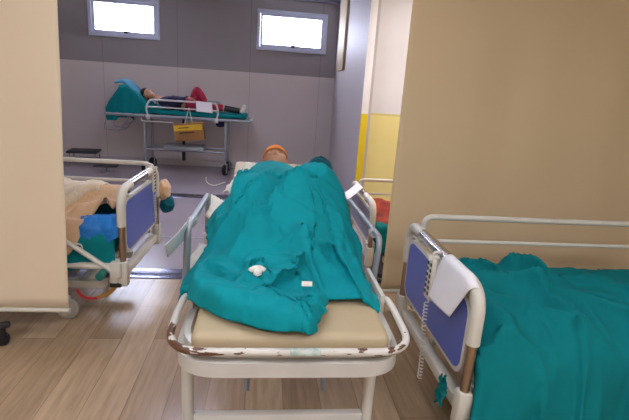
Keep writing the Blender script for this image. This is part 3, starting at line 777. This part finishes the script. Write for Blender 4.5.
# ------------------------------------------------------------------ people
def skin_bm(verts, edges, radii, root=0, sub=2):
    me = bpy.data.meshes.new('tmp'); me.from_pydata([V(v) for v in verts], edges, [])
    o = bpy.data.objects.new('tmp', me); COL.objects.link(o)
    o.modifiers.new('s', 'SKIN')
    sv = me.skin_vertices[0].data
    for i, r in enumerate(radii): sv[i].radius = (r, r) if not isinstance(r, tuple) else r; sv[i].use_root = (i == root)
    ss = o.modifiers.new('u', 'SUBSURF'); ss.levels = sub; ss.render_levels = sub
    dg = bpy.context.evaluated_depsgraph_get(); ev = o.evaluated_get(dg); m2 = bpy.data.meshes.new_from_object(ev)
    bm = nb(); bm.from_mesh(m2); bpy.data.objects.remove(o); bpy.data.meshes.remove(me); bpy.data.meshes.remove(m2)
    return bm
def fuse(bms, vox=.008, sm=6):
    me = bpy.data.meshes.new('tmp'); b = nb()
    for x in bms:
        t = bpy.data.meshes.new('t'); x.to_mesh(t); x.free(); b.from_mesh(t); bpy.data.meshes.remove(t)
    b.to_mesh(me); b.free(); o = bpy.data.objects.new('tmp', me); COL.objects.link(o)
    r = o.modifiers.new('r', 'REMESH'); r.mode = 'VOXEL'; r.voxel_size = vox
    s = o.modifiers.new('s', 'SMOOTH'); s.factor = .5; s.iterations = sm
    dg = bpy.context.evaluated_depsgraph_get(); m2 = bpy.data.meshes.new_from_object(o.evaluated_get(dg))
    bm = nb(); bm.from_mesh(m2); bpy.data.objects.remove(o); bpy.data.meshes.remove(me); bpy.data.meshes.remove(m2)
    seen = set(); best = []
    for v in bm.verts:
        if v in seen: continue
        st_ = [v]; seen.add(v); comp = [v]
        while st_:
            q = st_.pop()
            for e in q.link_edges:
                w_ = e.other_vert(q)
                if w_ not in seen: seen.add(w_); st_.append(w_); comp.append(w_)
        if len(comp) > len(best): best = comp
    keep = set(best); bmesh.ops.delete(bm, geom=[v for v in bm.verts if v not in keep], context='VERTS')
    return bm
def head_bm(s=1.0):
    """local: crown +z, face -y, centre of skull at origin"""
    bm = nb(); bmesh.ops.create_icosphere(bm, subdivisions=5, radius=1)
    for v in bm.verts:
        p = v.co.copy(); x, y, z = p
        X, Y, Z = x*.074, y*.093, z*.108
        if z < -.1:                      # jaw narrows
            k = min(1, (-z-.1)/.9); X *= 1-.30*k; Y = Y*(1-.12*k)-.010*k
        if y < 0:
            Y += .006*smoothstep(.35,1,-y)
            Y += .011*math.exp(-((abs(X)-.030)/.014)**2-((Z-.002)/.012)**2)*(-y)        # eye sockets
            Y -= .006*math.exp(-((abs(X)-.028)/.02)**2-((Z-.024)/.008)**2)*(-y)          # brows
            Y -= .024*math.exp(-(X/.010)**2)*smoothstep(.016,-.026,Z)*(1 if Z > -.030 else math.exp(-((Z+.030)/.006)**2)) if False else 0
            nz = math.exp(-(X/.011)**2)*(max(0, min(1, (.016-Z)/.044)) if Z > -.028 else math.exp(-((Z+.028)/.006)**2))
            Y -= .025*nz                                                                 # nose
            Y -= .008*math.exp(-(X/.024)**2-((Z+.052)/.006)**2)+.007*math.exp(-(X/.02)**2-((Z+.064)/.006)**2)
            Y += .005*math.exp(-(X/.024)**2-((Z+.058)/.0022)**2)
            Y -= .010*math.exp(-(X/.020)**2-((Z+.088)/.014)**2)                          # chin
        v.co = V((X, Y, Z))*s
    for sgn in (-1,1):                   # ears
        r = bmesh.ops.create_icosphere(bm, subdivisions=3, radius=1)['verts']
        for v in r: v.co = V((sgn*.076+v.co.x*.008+sgn*abs(v.co.y)*.004, .008+v.co.y*.018, -.008+v.co.z*.031))*s
    return bm
def hair_bm(s=1.0, cover=.35, puff=1.07, long=0):
    bm = nb(); bmesh.ops.create_icosphere(bm, subdivisions=4, radius=1)
    for v in bm.verts:
        x, y, z = v.co
        q = puff+.02*fbm(x, y, z, 4)
        v.co = V((x*.074*q*1.02, y*.093*q, z*.108*q))*s
    dl = [f for f in bm.faces if (f.calc_center_median().y/(.093*s) < -.15 and f.calc_center_median().z/(.108*s) < cover) or f.calc_center_median().z/(.108*s) < -.45-long]
    bmesh.ops.delete(bm, geom=dl, context='FACES'); bm.normal_update(); thicken(bm, .006*s)
    return bm
def xf(bm, m): bmesh.ops.transform(bm, matrix=m, verts=bm.verts[:]); return bm
def frame(origin, crown, face):
    z = V(crown).normalized(); y = -(V(face)-z*V(face).dot(z)).normalized(); x = y.cross(z)
    m = Matrix((x,y,z)).transposed().to_4x4(); m.translation = V(origin); return m
def hand_chain(wrist, d, up, L=.17, curl=.35, side=1):
    """skinned palm and five fingers; returns verts, edges, radii relative lists (index 0 = wrist)"""
    w = V(wrist); d = V(d).normalized(); n = V(up).normalized(); s = d.cross(n).normalized()*side
    vs = [w, w+d*L*.25]; es = [(0,1)]; rs = [.024,.026]
    for k, (off, ln) in enumerate(((-.030,.36),(-.010,.42),(.010,.40),(.028,.32))):
        b = w+d*L*.52+s*off; i = len(vs)
        vs += [b, b+d*L*ln*.4-n*L*ln*.1*curl, b+d*L*ln*.7-n*L*ln*.35*curl, b+d*L*ln*.9-n*L*ln*.7*curl]
        es += [(1,i),(i,i+1),(i+1,i+2),(i+2,i+3)]; rs += [.0125,.0100,.0095,.0085]
    b = w+d*L*.2-s*.028; i = len(vs); vs += [b, b+d*L*.17-s*.022, b+d*L*.33-s*.026-n*.01]; es += [(1,i),(i,i+1),(i+1,i+2)]; rs += [.013,.010,.008]
    return vs, es, rs
def assign(o, tests):
    for p in o.data.polygons:
        for idx, (c, r) in enumerate(tests):
            if (V(p.center)-V(c)).length < r: p.material_index = idx+1 if idx < 2 else 2

# patient on the central gurney
pv = [(.07,2.40,.895),(.07,2.55,.905),(.07,2.72,.925),(.07,2.82,.955),(.07,2.88,.98),
      (-.08,2.73,.92),(-.14,2.55,.89),(-.13,2.38,.87), (.22,2.73,.92),(.28,2.55,.89),(.27,2.38,.87),
      (.0,2.36,.885),(.0,2.08,1.01),(.02,1.72,.868),(.02,1.66,.875),
      (.14,2.36,.885),(.225,2.12,1.055),(.165,1.70,.872),(.165,1.62,.88)]
pe = [(0,1),(1,2),(2,3),(3,4),(2,5),(5,6),(6,7),(2,8),(8,9),(9,10),(0,11),(11,12),(12,13),(13,14),(0,15),(15,16),(16,17),(17,18)]
prr = [.10,.10,.095,.05,.048,.05,.038,.026,.05,.038,.026,.07,.052,.034,.034,.07,.052,.034,.034]
hb = head_bm(1.0); HM = frame((.072,2.985,1.012), (0,.86,.5), (0,-.5,.86)); xf(hb, HM)
hands = []
for wr, dd in (((-.13,2.38,.87),(.3,-1,0)),((.27,2.38,.87),(-.3,-1,0))):
    hands.append(skin_bm(*hand_chain(wr, dd, (0,0,1)), sub=1))
body = fuse([skin_bm(pv, pe, prr), hb]+hands, .0055, 5)
pt = thing('person', 'person lying on the central gurney under the teal sheet, wearing an orange head covering', 'person', (.07,2.4,.80))
def rel(bm, t): return xf(bm, Matrix.Translation(-V(t.location)))
bo = obj('body', rel(body, pt), [M['skin'], M['eye'], M['skin_dark']], pt, ang=None)
for s in (-1,1): assign(bo, [((HM @ V((s*.030,-.082,.002)))-V(pt.location), .009)])
assign(bo, [((0,0,-9),.01), ((HM @ V((0,-.094,-.058)))-V(pt.location), .014)])
hc = hair_bm(1.0, cover=.12, puff=1.1); xf(hc, HM); obj('head_covering', rel(hc, pt), M['orange_cap'], pt, ang=None)

top = [(0,1),(1,2),(2,3),(3,4),(3,5),(5,6),(3,7),(7,8)]
tv = [(.07,2.40,.895),(.07,2.55,.905),(.07,2.66,.92),(.07,2.745,.93),(.07,2.83,.965),(-.08,2.73,.92),(-.14,2.55,.89),(.22,2.73,.92),(.28,2.55,.89)]
gn = fuse([skin_bm(tv, top, [.11,.112,.112,.10,.066,.068,.054,.068,.054])], .009, 4); obj('gown', rel(gn, pt), M['teal'], pt, ang=None)

# far patient, lying on the back gurney, head to the left
FY = 7.72
fv = [(-1.20,FY,1.075),(-1.38,FY,1.08),(-1.58,FY,1.11),(-1.70,FY,1.15),(-1.80,FY-.03,1.195),
      (-1.60,FY-.17,1.10),(-1.42,FY-.235,1.085),(-1.25,FY-.13,1.19), (-1.60,FY+.17,1.10),(-1.40,FY+.24,1.09),(-1.25,FY+.12,1.20),
      (-1.18,FY-.09,1.08),(-.80,FY-.11,1.08),(-.42,FY-.10,1.045),(-.32,FY-.10,1.07),
      (-1.18,FY+.09,1.08),(-1.12,FY+.08,1.36),(-.93,FY+.10,1.04),(-.83,FY+.10,1.045)]
fr = [.115,.115,.115,.055,.05,.058,.044,.026,.058,.044,.026,.078,.052,.034,.034,.078,.056,.036,.034]
hb = head_bm(.98); HM2 = frame((-1.855,FY-.05,1.215), (-.90,0,.35), (.30,-.80,.50)); xf(hb, HM2)
hands = [skin_bm(*hand_chain((-1.25,FY-.13,1.19),(1,.5,-.1),(0,0,1)), sub=1), skin_bm(*hand_chain((-1.25,FY+.12,1.20),(1,-.5,-.1),(0,0,1), side=-1), sub=1)]
body = fuse([skin_bm(fv, pe, fr), hb]+hands, .0055, 5)
pf = thing('person', 'person on the far trolley in navy top and crimson trousers, one knee raised', 'person', (-1.2,FY,.97))
bo = obj('body', rel(body, pf), [M['skin'], M['eye'], M['skin_dark']], pf, ang=None)
for s in (-1,1): assign(bo, [((HM2 @ V((s*.030,-.080,.002)))-V(pf.location), .009)])
assign(bo, [((0,0,-9),.01), ((HM2 @ V((0,-.092,-.056)))-V(pf.location), .014)])
hc = hair_bm(.98, cover=.42, puff=1.08); xf(hc, HM2); obj('hair', rel(hc, pf), M['hair'], pf, ang=None)
def sub_skin(idx, es, add, root=0):
    mp = {v: i for i, v in enumerate(idx)}
    return skin_bm([fv[i] for i in idx], [(mp[a], mp[b]) for a, b in es], [fr[i]+add for i in idx], 0)
obj('navy_top', rel(fuse([sub_skin([1,0,2,3,5,6,7,8,9,10], [(1,0),(1,2),(2,3),(2,5),(5,6),(6,7),(2,8),(8,9),(9,10)], .014)], .01, 3), pf), M['navy'], pf, ang=None)
tr = skin_bm([(-1.28,FY,1.08),fv[11],fv[12],(-.66,FY-.105,1.07),fv[15],fv[16],(-.98,FY+.095,1.11)], [(0,1),(1,2),(2,3),(0,4),(4,5),(5,6)], [.128,.10,.07,.058,.095,.078,.056])
obj('crimson_trousers', rel(fuse([tr], .01, 3), pf), M['red_fabric'], pf, ang=None)
for a, b in (((-.66,FY-.105,1.07),(-.42,FY-.10,1.04)), ((-.97,FY+.097,1.07),(-.93,FY+.10,1.02))):
    bm = nb(); tube(bm, [a, (V(a)+V(b))/2, b], [.05,.047,.045], 14); obj('sock', rel(bm, pf), M['black'], pf)
def shoe(c, dirx):
    bm = skin_bm([V(c)+V(q) for q in ((-.02,0,0),(.04,0,.03),(.05,0,.09),(.05,0,.13))], [(0,1),(1,2),(2,3)], [(.045,.045),(.048,.045),(.043,.03),(.036,.024)], 0)
    return bm
obj('shoe', rel(shoe((-.40,FY-.10,1.02), 1), pf), M['white_cloth'], pf, ang=None)
bm = skin_bm([(-.94,FY+.10,1.015),(-.87,FY+.10,1.01),(-.76,FY+.10,1.005)], [(0,1),(1,2)], [.045,.045,.036]); obj('shoe', rel(bm, pf), M['white_cloth'], pf, ang=None)

# ------------------------------------------------------------------ far gurney
fg = thing('transport_trolley', 'grey steel patient trolley against the far wall carrying a patient', 'gurney', (-1.33,7.72,0))
def fl(p): return (p[0]+1.33, p[1]-7.72, p[2])
bm = nb()
for yy in (7.44,8.0): tube(bm, [fl((-2.43,yy,.895)),fl((-.24,yy,.895))], .026, 10, sz=1.0)
for xx in (-2.43,-.24): tube(bm, [fl((xx,7.44,.895)),fl((xx,8.0,.895))], .026, 10)
box(bm, fl((-1.33,7.72,.905)), (2.1,.52,.02), .004)
obj('deck_frame', bm, M['grey_metal'], fg)
for xx in (-1.88,-.63):
    for yy in (7.52,7.92):
        x2 = xx+(.0 if yy < 7.7 else .02)
        bm = nb(); box(bm, fl((x2,yy,.53)), (.04,.04,.68), .006); obj('leg', bm, M['grey_metal'], fg)
        castor(fg, fl((x2,0,0))[0], yy-7.72, .09, M['black'], h=.24, turn=1.1)
bm = nb()
for yy in (7.52,7.92): tube(bm, [fl((-1.88,yy,.37)),fl((-.63,yy,.37))], .016, 8)
for xx in (-1.88,-.63): tube(bm, [fl((xx,7.52,.37)),fl((xx,7.92,.37))], .016, 8)
obj('lower_frame', bm, M['grey_metal'], fg)
bm = nb(); box(bm, fl((-1.27,7.60,.42)), (.62,.36,.07), .008); box(bm, fl((-1.27,7.60,.458)), (.58,.32,.006)); obj('tray', bm, M['grey_metal'], fg)
bm = nb(); tube(bm, [fl((-1.30,7.62,.40)),fl((-1.30,7.62,.20))], .028, 12); tube(bm, [fl((-1.30,7.62,.38)),fl((-1.30,7.62,.46))], .02, 12); tube(bm, [fl((-1.30,7.62,.46)),fl((-1.30,7.62,.89))], .022, 12); obj('lift_piston', bm, M['black'], fg)
bm = nb(); box(bm, fl((-1.05,7.72,.945)), (1.46,.50,.06), .02, seg=3); obj('mattress', bm, M['dark_plastic'], fg)
bm = nb(); box(bm, (0,0,0), (.52,.50,.055), .02, rot=Matrix.Rotation(math.radians(42),3,'Y'), seg=3); bmesh.ops.translate(bm, vec=fl((-2.0,7.72,1.10)), verts=bm.verts[:]); obj('backrest', bm, M['dark_plastic'], fg)
bm = nb()
xa, xb, yy = -1.80, -.765, 7.42
tube(bm, [fl(p) for p in fillet([(xa,yy,.90),(xa-.03,yy,1.02),(xa+.03,yy,1.145),(xb-.0,yy,1.145),(xb+.03,yy,1.0),(xb,yy,.90)], .05, 5)], .014, 8)
tube(bm, [fl((xa-.02,yy,1.035)),fl((xb+.02,yy,1.035))], .011, 8)
for xx in (xa,xb): box(bm, fl((xx,yy,.88)), (.06,.05,.07), .01)
tube(bm, [fl(p) for p in fillet([(xa-.1,yy-.01,.87),(xa-.1,yy-.01,.815),(-1.42,yy-.01,.815)], .03, 4)], .009, 8)
obj('side_rail', bm, M['white_paint'], fg)
bm = nb(); yy = 8.02
tube(bm, [fl(p) for p in fillet([(xa,yy,.90),(xa,yy,1.145),(xb,yy,1.145),(xb,yy,.90)], .05, 5)], .014, 8); tube(bm, [fl((xa,yy,1.035)),fl((xb,yy,1.035))], .011, 8)
obj('side_rail', bm, M['grey_metal'], fg)
bm = nb()
loop = [(-2.43,7.46,.83),(-2.47,7.46,.66),(-2.25,7.46,.64),(-2.18,7.46,.74),(-2.1,7.46,.83)]
tube(bm, [fl(p) for p in fillet(loop, .05, 5)], .008, 8); tube(bm, [fl((p[0],p[1]+.45,p[2])) for p in fillet(loop, .05, 5)], .008, 8)
for p in loop[1:4]: tube(bm, [fl(p), fl((p[0],p[1]+.45,p[2]))], .006, 6)
tube(bm, [fl((-2.43,7.46,.83)),fl((-2.43,7.46,.89))], .008, 6); tube(bm, [fl((-2.1,7.46,.83)),fl((-2.1,7.46,.89))], .008, 6)
obj('wire_basket', bm, M['grey_metal'], fg)
# teal sheet over the raised backrest
def tb(u, v):
    # u: across (y) with hanging sides, v: along from top of backrest to feet
    path = [(-2.42,.99),(-2.30,1.20),(-2.22,1.335),(-2.12,1.345),(-1.98,1.24),(-1.82,1.06),(-1.60,.99),(-1.2,.985),(-.8,.985),(-.30,.985)]
    a = v*(len(path)-1); i = min(int(a), len(path)-2); f = a-i
    x = path[i][0]*(1-f)+path[i+1][0]*f; z = path[i][1]*(1-f)+path[i+1][1]*f
    w = .27; s = (u-.5)*2*(w+.10+(.10 if x < -1.9 else -.04*smoothstep(-1.9,-1.4,x)))
    if abs(s) < w: y = s; dz = 0
    else:
        d = abs(s)-w; y = math.copysign(w+.012+.008*math.sin(x*40)*min(1,d*8), s); dz = -d*1.0*(2.2 if x < -1.75 else .9)
    z2 = z+dz+.012*fbm(x*2, y*2, 1, 3)
    lo = .925 if x > -2.0 else .80
    return (x+.02*fbm(x, z2, 2, 6), 7.72+y+(.04 if x > -2.0 else .0)*0, max(z2, lo))
sheet('teal_trolley_sheet', 'teal sheet covering the raised backrest and mattress of the far trolley', 'sheet', tb, 44, 90, M['teal_b'], .004)
def lbp(u, v):
    return (-2.29+.33*v, 7.49+.46*u, 1.345+.02*math.sin(PI*v)-.32*max(0,v-.35)**1.15+.03*math.sin(PI*u)+.012*fbm(u*2,v*2,5,2))
bm = nb(); wallgrid(bm, lbp, 16, 16, .03); tag(obj('pillow', bm, M['light_blue_cloth'], ang=None), 'light blue pillow on the raised backrest of the far trolley', 'pillow')
paper('white paper taped to the side rail of the far trolley', [(-1.075,7.395,1.165),(-.83,7.395,1.155),(-.82,7.395,.995),(-1.07,7.395,1.01)], .004)
# box hanging
bx = thing('cardboard_box', 'yellow and brown cardboard box hanging from the far trolley rail by a white strap', 'box', (-1.16,7.33,.56), .0)
R = Matrix.Rotation(math.radians(-7),3,'Y')
bm = nb(); box(bm, (0,0,.14), (.44,.14,.26), .004, rot=R); obj('carton', bm, M['cardboard'], bx)
bm = nb(); box(bm, (-.015,-.073,.205), (.42,.004,.085), 0, rot=R); obj('printed_band', bm, M['yellow_print'], bx)
bm = nb(); box(bm, (-.03,-.074,.13), (.22,.004,.022), 0, rot=R); box(bm, (-.08,-.0745,.20), (.16,.004,.014), 0, rot=R); obj('printed_mark', bm, M['brown_print'], bx)
bm = nb(); tube(bm, [(-.07,-.04,.25),(-.02,.08,.50),(.05,-.04,.25)], .008, 6); obj('strap', bm, M['white_cloth'], bx)
bm = skin_bm([(-.80,7.55,.83),(-.70,7.56,.82),(-.62,7.56,.84)], [(0,1),(1,2)], [.055,.06,.045])
tag(obj('navy_bag', bm, M['navy'], ang=None), 'small navy bag hanging under the foot end of the far trolley', 'bag')

# ------------------------------------------------------------------ stools
st = thing('stool', 'low black-topped stool with chrome legs standing by the far wall', 'stool', (-2.93,7.85,0), .12)
bm = nb(); box(bm, (0,0,.235), (.46,.36,.04), .015, seg=3); obj('seat', bm, M['dark_plastic'], st)
for sx in (-1,1):
    for sy in (-1,1):
        bm = nb(); tube(bm, [(sx*.19,sy*.14,.22),(sx*.21,sy*.16,.0)], .012, 8); obj('leg', bm, M['chrome'], st)
bm = nb(); tube(bm, [(-.2,-.15,.10),(.2,-.15,.10)], .007, 6); obj('stretcher', bm, M['chrome'], st)
bm = nb(); tube(bm, [(-.2,.15,.10),(.2,.15,.10)], .007, 6); obj('stretcher', bm, M['chrome'], st)
s2 = thing('step_stool', 'small dark step stool on one post, beside the left bed rail', 'stool', (-2.42,7.35,0), .1)
bm = nb(); box(bm, (0,0,.105), (.34,.24,.02), .008); obj('seat', bm, M['dark_plastic'], s2)
bm = nb(); tube(bm, [(0,0,.1),(0,0,.012)], .018, 10); obj('post', bm, M['grey_metal'], s2)
bm = nb(); cyl(bm, (0,0,0), (0,0,.014), .08, 18); obj('base', bm, M['grey_metal'], s2)

# ------------------------------------------------------------------ left bed covers
LF = [([(-1.6,2.95),(-1.3,2.9),(-1.0,3.0)], .03,.04,1), ([(-1.5,2.75),(-1.2,2.85),(-.95,3.05)], .04,.03,.7), ([(-1.15,2.76),(-1.0,2.85),(-.9,2.9)], .05,.03,1), ([(-1.05,2.74),(-.97,2.78),(-.88,2.82)], .03,.02,1)]
def blanket(u, v):
    x = -2.35+1.44*u
    hem = 2.70+.17*smoothstep(-1.10,-.95,x)
    drop = .20*(1-smoothstep(-1.14,-1.0,x))
    y = 3.42-(3.42-hem)*min(1, v/.8)
    z = .625+.165*math.exp(-((y-3.06)/.19)**2)*(.85+.15*math.sin((x+2.2)*2.6))
    for pts, a, w, asy in LF: z += 1.3*ridge(x, y, pts, a, w, asy)
    z += abs(fbm(x, y*1.3, 2, 4))*.035+abs(fbm(x+y, y-x, 0, 8))*.012
    z = max(z, .617)
    if v > .8:
        q = (v-.8)/.2; z -= drop*q; y -= .035*math.sin(q*PI/2)*(drop/.2)+.01*math.sin(x*30)*q
    return (x, y, z)
sheet('beige_blanket', 'beige blanket heaped over the left bed, its hem hanging over the mattress side', 'blanket', blanket, 90, 60, M['beige_blanket'], .014)
def cream(u, v):
    x = -2.2+1.17*u; y = 3.36-(.57-.16*smoothstep(-1.3,-1.03,x)+.03*math.sin(x*9))*v
    hem = 2.70+.17*smoothstep(-1.10,-.95,x)
    X, Y, Z = blanket((x+2.35)/1.44, .8*(3.42-y)/(3.42-hem))
    return (x, y, Z+.014+.008*fbm(x, y, 6, 8)+.012*abs(fbm(x-y, y, 2, 6)))
sheet('cream_sheet', 'cream white sheet crumpled on top of the beige blanket of the left bed', 'sheet', cream, 60, 30, M['cream_cloth'], .008)
def bpad(u, v):
    a = (u-.5)*2
    x = -.955+.24*(u-.5)*.95; s = v*.30
    if s < .12: y, z = 2.86-s, .612+.03*math.sin(s*20)
    else: y = 2.735-.03*math.sin(min(1,(s-.12)/.05)*PI/2); z = .612-(s-.12)*(.75-.35*abs(a))
    return (x, y-.012*math.sin(u*9)*v-.004*fbm(u*2,v*3,1,2), z+.012*fbm(u*3,v*3,4,2)+.02)
sheet('blue_pad', 'bright blue absorbent pad hanging over the side of the left bed below the blanket', 'pad', bpad, 26, 26, M['blue_pad'], .006)
def tside(u, v):
    x = -2.0+1.13*u; s = v*.24
    y = 2.72-.03*math.sin(PI*min(.5,v))-.012*math.sin(x*15)*v+.01*fbm(x,s,2,5)
    return (x, y, .60-s+.015*fbm(x,0,8,4))
sheet('teal_undersheet', 'teal undersheet hanging down the near side of the left bed mattress', 'sheet', tside, 60, 14, M['teal_b'], .005)
# cloths hanging beyond the foot end
def lump(name, label, cat, c, r, m, seed=0):
    bm = nb(); bmesh.ops.create_icosphere(bm, subdivisions=4, radius=1)
    for v in bm.verts:
        p = v.co; k = 1+.16*fbm(p.x+seed, p.y, p.z, 1.6)+.05*math.sin(9*p.z+4*p.x+seed)
        v.co = V(c)+V((p.x*r[0]*k, p.y*r[1]*k, p.z*r[2]*k))
    return tag(obj(name, bm, M[m], ang=None), label, cat)
lump('folded_blanket', 'pinkish beige folded blanket end bulging past the far post of the left bed', 'blanket', (-.755,3.56,.655), (.045,.09,.085), 'beige_blanket', 2)
lump('teal_bundle', 'small teal cloth bundle hanging past the far post of the left bed', 'cloth', (-.735,3.55,.545), (.055,.085,.06), 'teal_dark', 5)
# straps beneath
bm = nb(); tube(bm, fillet([(-1.10,2.69,.22),(-1.07,2.68,.18),(-1.03,2.68,.165),(-.99,2.70,.16)], .03, 5), .007, 8, sx=1.4)
tag(obj('red_strap', bm, M['red_strap']), 'red strap dangling beneath the left bed near its castor', 'strap')
bm = nb(); tube(bm, fillet([(-.86,2.74,.30),(-.87,2.73,.24),(-.92,2.72,.18),(-1.0,2.71,.155)], .05, 5), .008, 8, sx=1.5)
tag(obj('ochre_strap', bm, M['ochre_strap']), 'ochre strap curving from the left bed frame towards the floor', 'strap')

# blanket on other bed
def ob_fn(u, v):
    x = .93+1.1*u; y = 4.22-.72*v
    return (x, y, .445+.09*math.exp(-((y-3.95)/.16)**2)+.03*abs(fbm(x, y, 0, 5))+.01*math.sin(x*20))
sheet('orange_blanket', 'orange-red blanket on the bed behind the right privacy screen', 'blanket', ob_fn, 40, 40, M['orange_blanket'], .012)
def ob2(u, v):
    x = .90+.9*u; s = v*.42
    y = 3.62-s if s < .20 else 3.42-.02; z = .455 if s < .20 else .455-(s-.20)
    return (x, y+.01*math.sin(x*25), z+.02*fbm(x, y, 3, 6)+.004)
sheet('teal_cover', 'teal cover hanging over the side of the bed behind the right screen', 'cover', ob2, 40, 24, M['teal_b'], .006)

# castor of something at the left edge
cs = thing('equipment_castor', 'black twin-wheel castor base foot at the left edge of the floor', 'castor', (-1.405,2.44,0), .4)
for s in (-1,1):
    bm = nb(); wheel_bm(bm, (0,s*.017,.03), .03, .022); obj('wheel', bm, M['black'], cs)
bm = nb(); cyl(bm, (0,-.03,.03), (0,.03,.03), .008, 10); box(bm, (0,0,.055), (.04,.03,.02), .005); cyl(bm, (0,0,.05), (0,0,.10), .016, 12); obj('swivel_stem', bm, M['black'], cs)
bm = nb(); box(bm, (-.17,0,.115), (.42,.04,.03), .01); obj('base_arm', bm, M['dark_plastic'], cs)

# ------------------------------------------------------------------ light
def ceiling_lamp(x, y, sx, sy, power, rgb, label):
    t = thing('ceiling_lamp', label, 'ceiling lamp', (x,y,ZC-.06))
    bm = nb()
    for (cx,cy,dx,dy) in ((0,sy/2,sx+.04,.04),(0,-sy/2,sx+.04,.04),(sx/2,0,.04,sy),(-sx/2,0,.04,sy)): box(bm, (cx,cy,.03), (dx,dy,.06), .004)
    obj('housing', bm, M['white_paint'], t)
    bm = nb(); box(bm, (0,0,.03), (sx-.05,sy-.05,.012)); obj('diffuser', bm, emit('lamp_glow', rgb, power), t)
NW = (246,246,255)
ceiling_lamp(-1.9, -.5, 1.2, .6, 19, NW, 'ceiling panel lamp over the front of the room, nearest the left wall')
ceiling_lamp(1.7, -.5, 1.2, .6, 15, NW, 'ceiling panel lamp over the front of the room, nearest the right wall')
ceiling_lamp(0, -1.5, 1.2, .6, 15, NW, 'ceiling panel lamp behind the camera')
ceiling_lamp(-.2, 1.5, 1.2, .6, 7, NW, 'ceiling panel lamp over the central gurney')
ceiling_lamp(-.6, 4.7, 1.2, .6, 16, (226,226,255), 'ceiling panel lamp over the corridor')
ceiling_lamp(-2.2, 6.6, 1.2, .3, 8, (226,226,255), 'ceiling panel lamp near the far trolley')
ceiling_lamp(2.2, 4.4, 1.2, .6, 22, (255,250,244), 'ceiling panel lamp over the bed behind the right screen')

w = bpy.data.worlds.new('world'); SC.world = w; w.use_nodes = True
bg = w.node_tree.nodes['Background']; bg.inputs[0].default_value = (.74,.79,1,1); bg.inputs[1].default_value = 20
SC.view_settings.view_transform = 'Standard'; SC.view_settings.look = 'None'; SC.view_settings.gamma = 1; SC.view_settings.use_curve_mapping = False
SC.view_settings.exposure = 0.5
SC.cycles.use_denoising = True
SC.cycles.max_bounces = 8; SC.cycles.diffuse_bounces = 5; SC.cycles.sample_clamp_indirect = 6
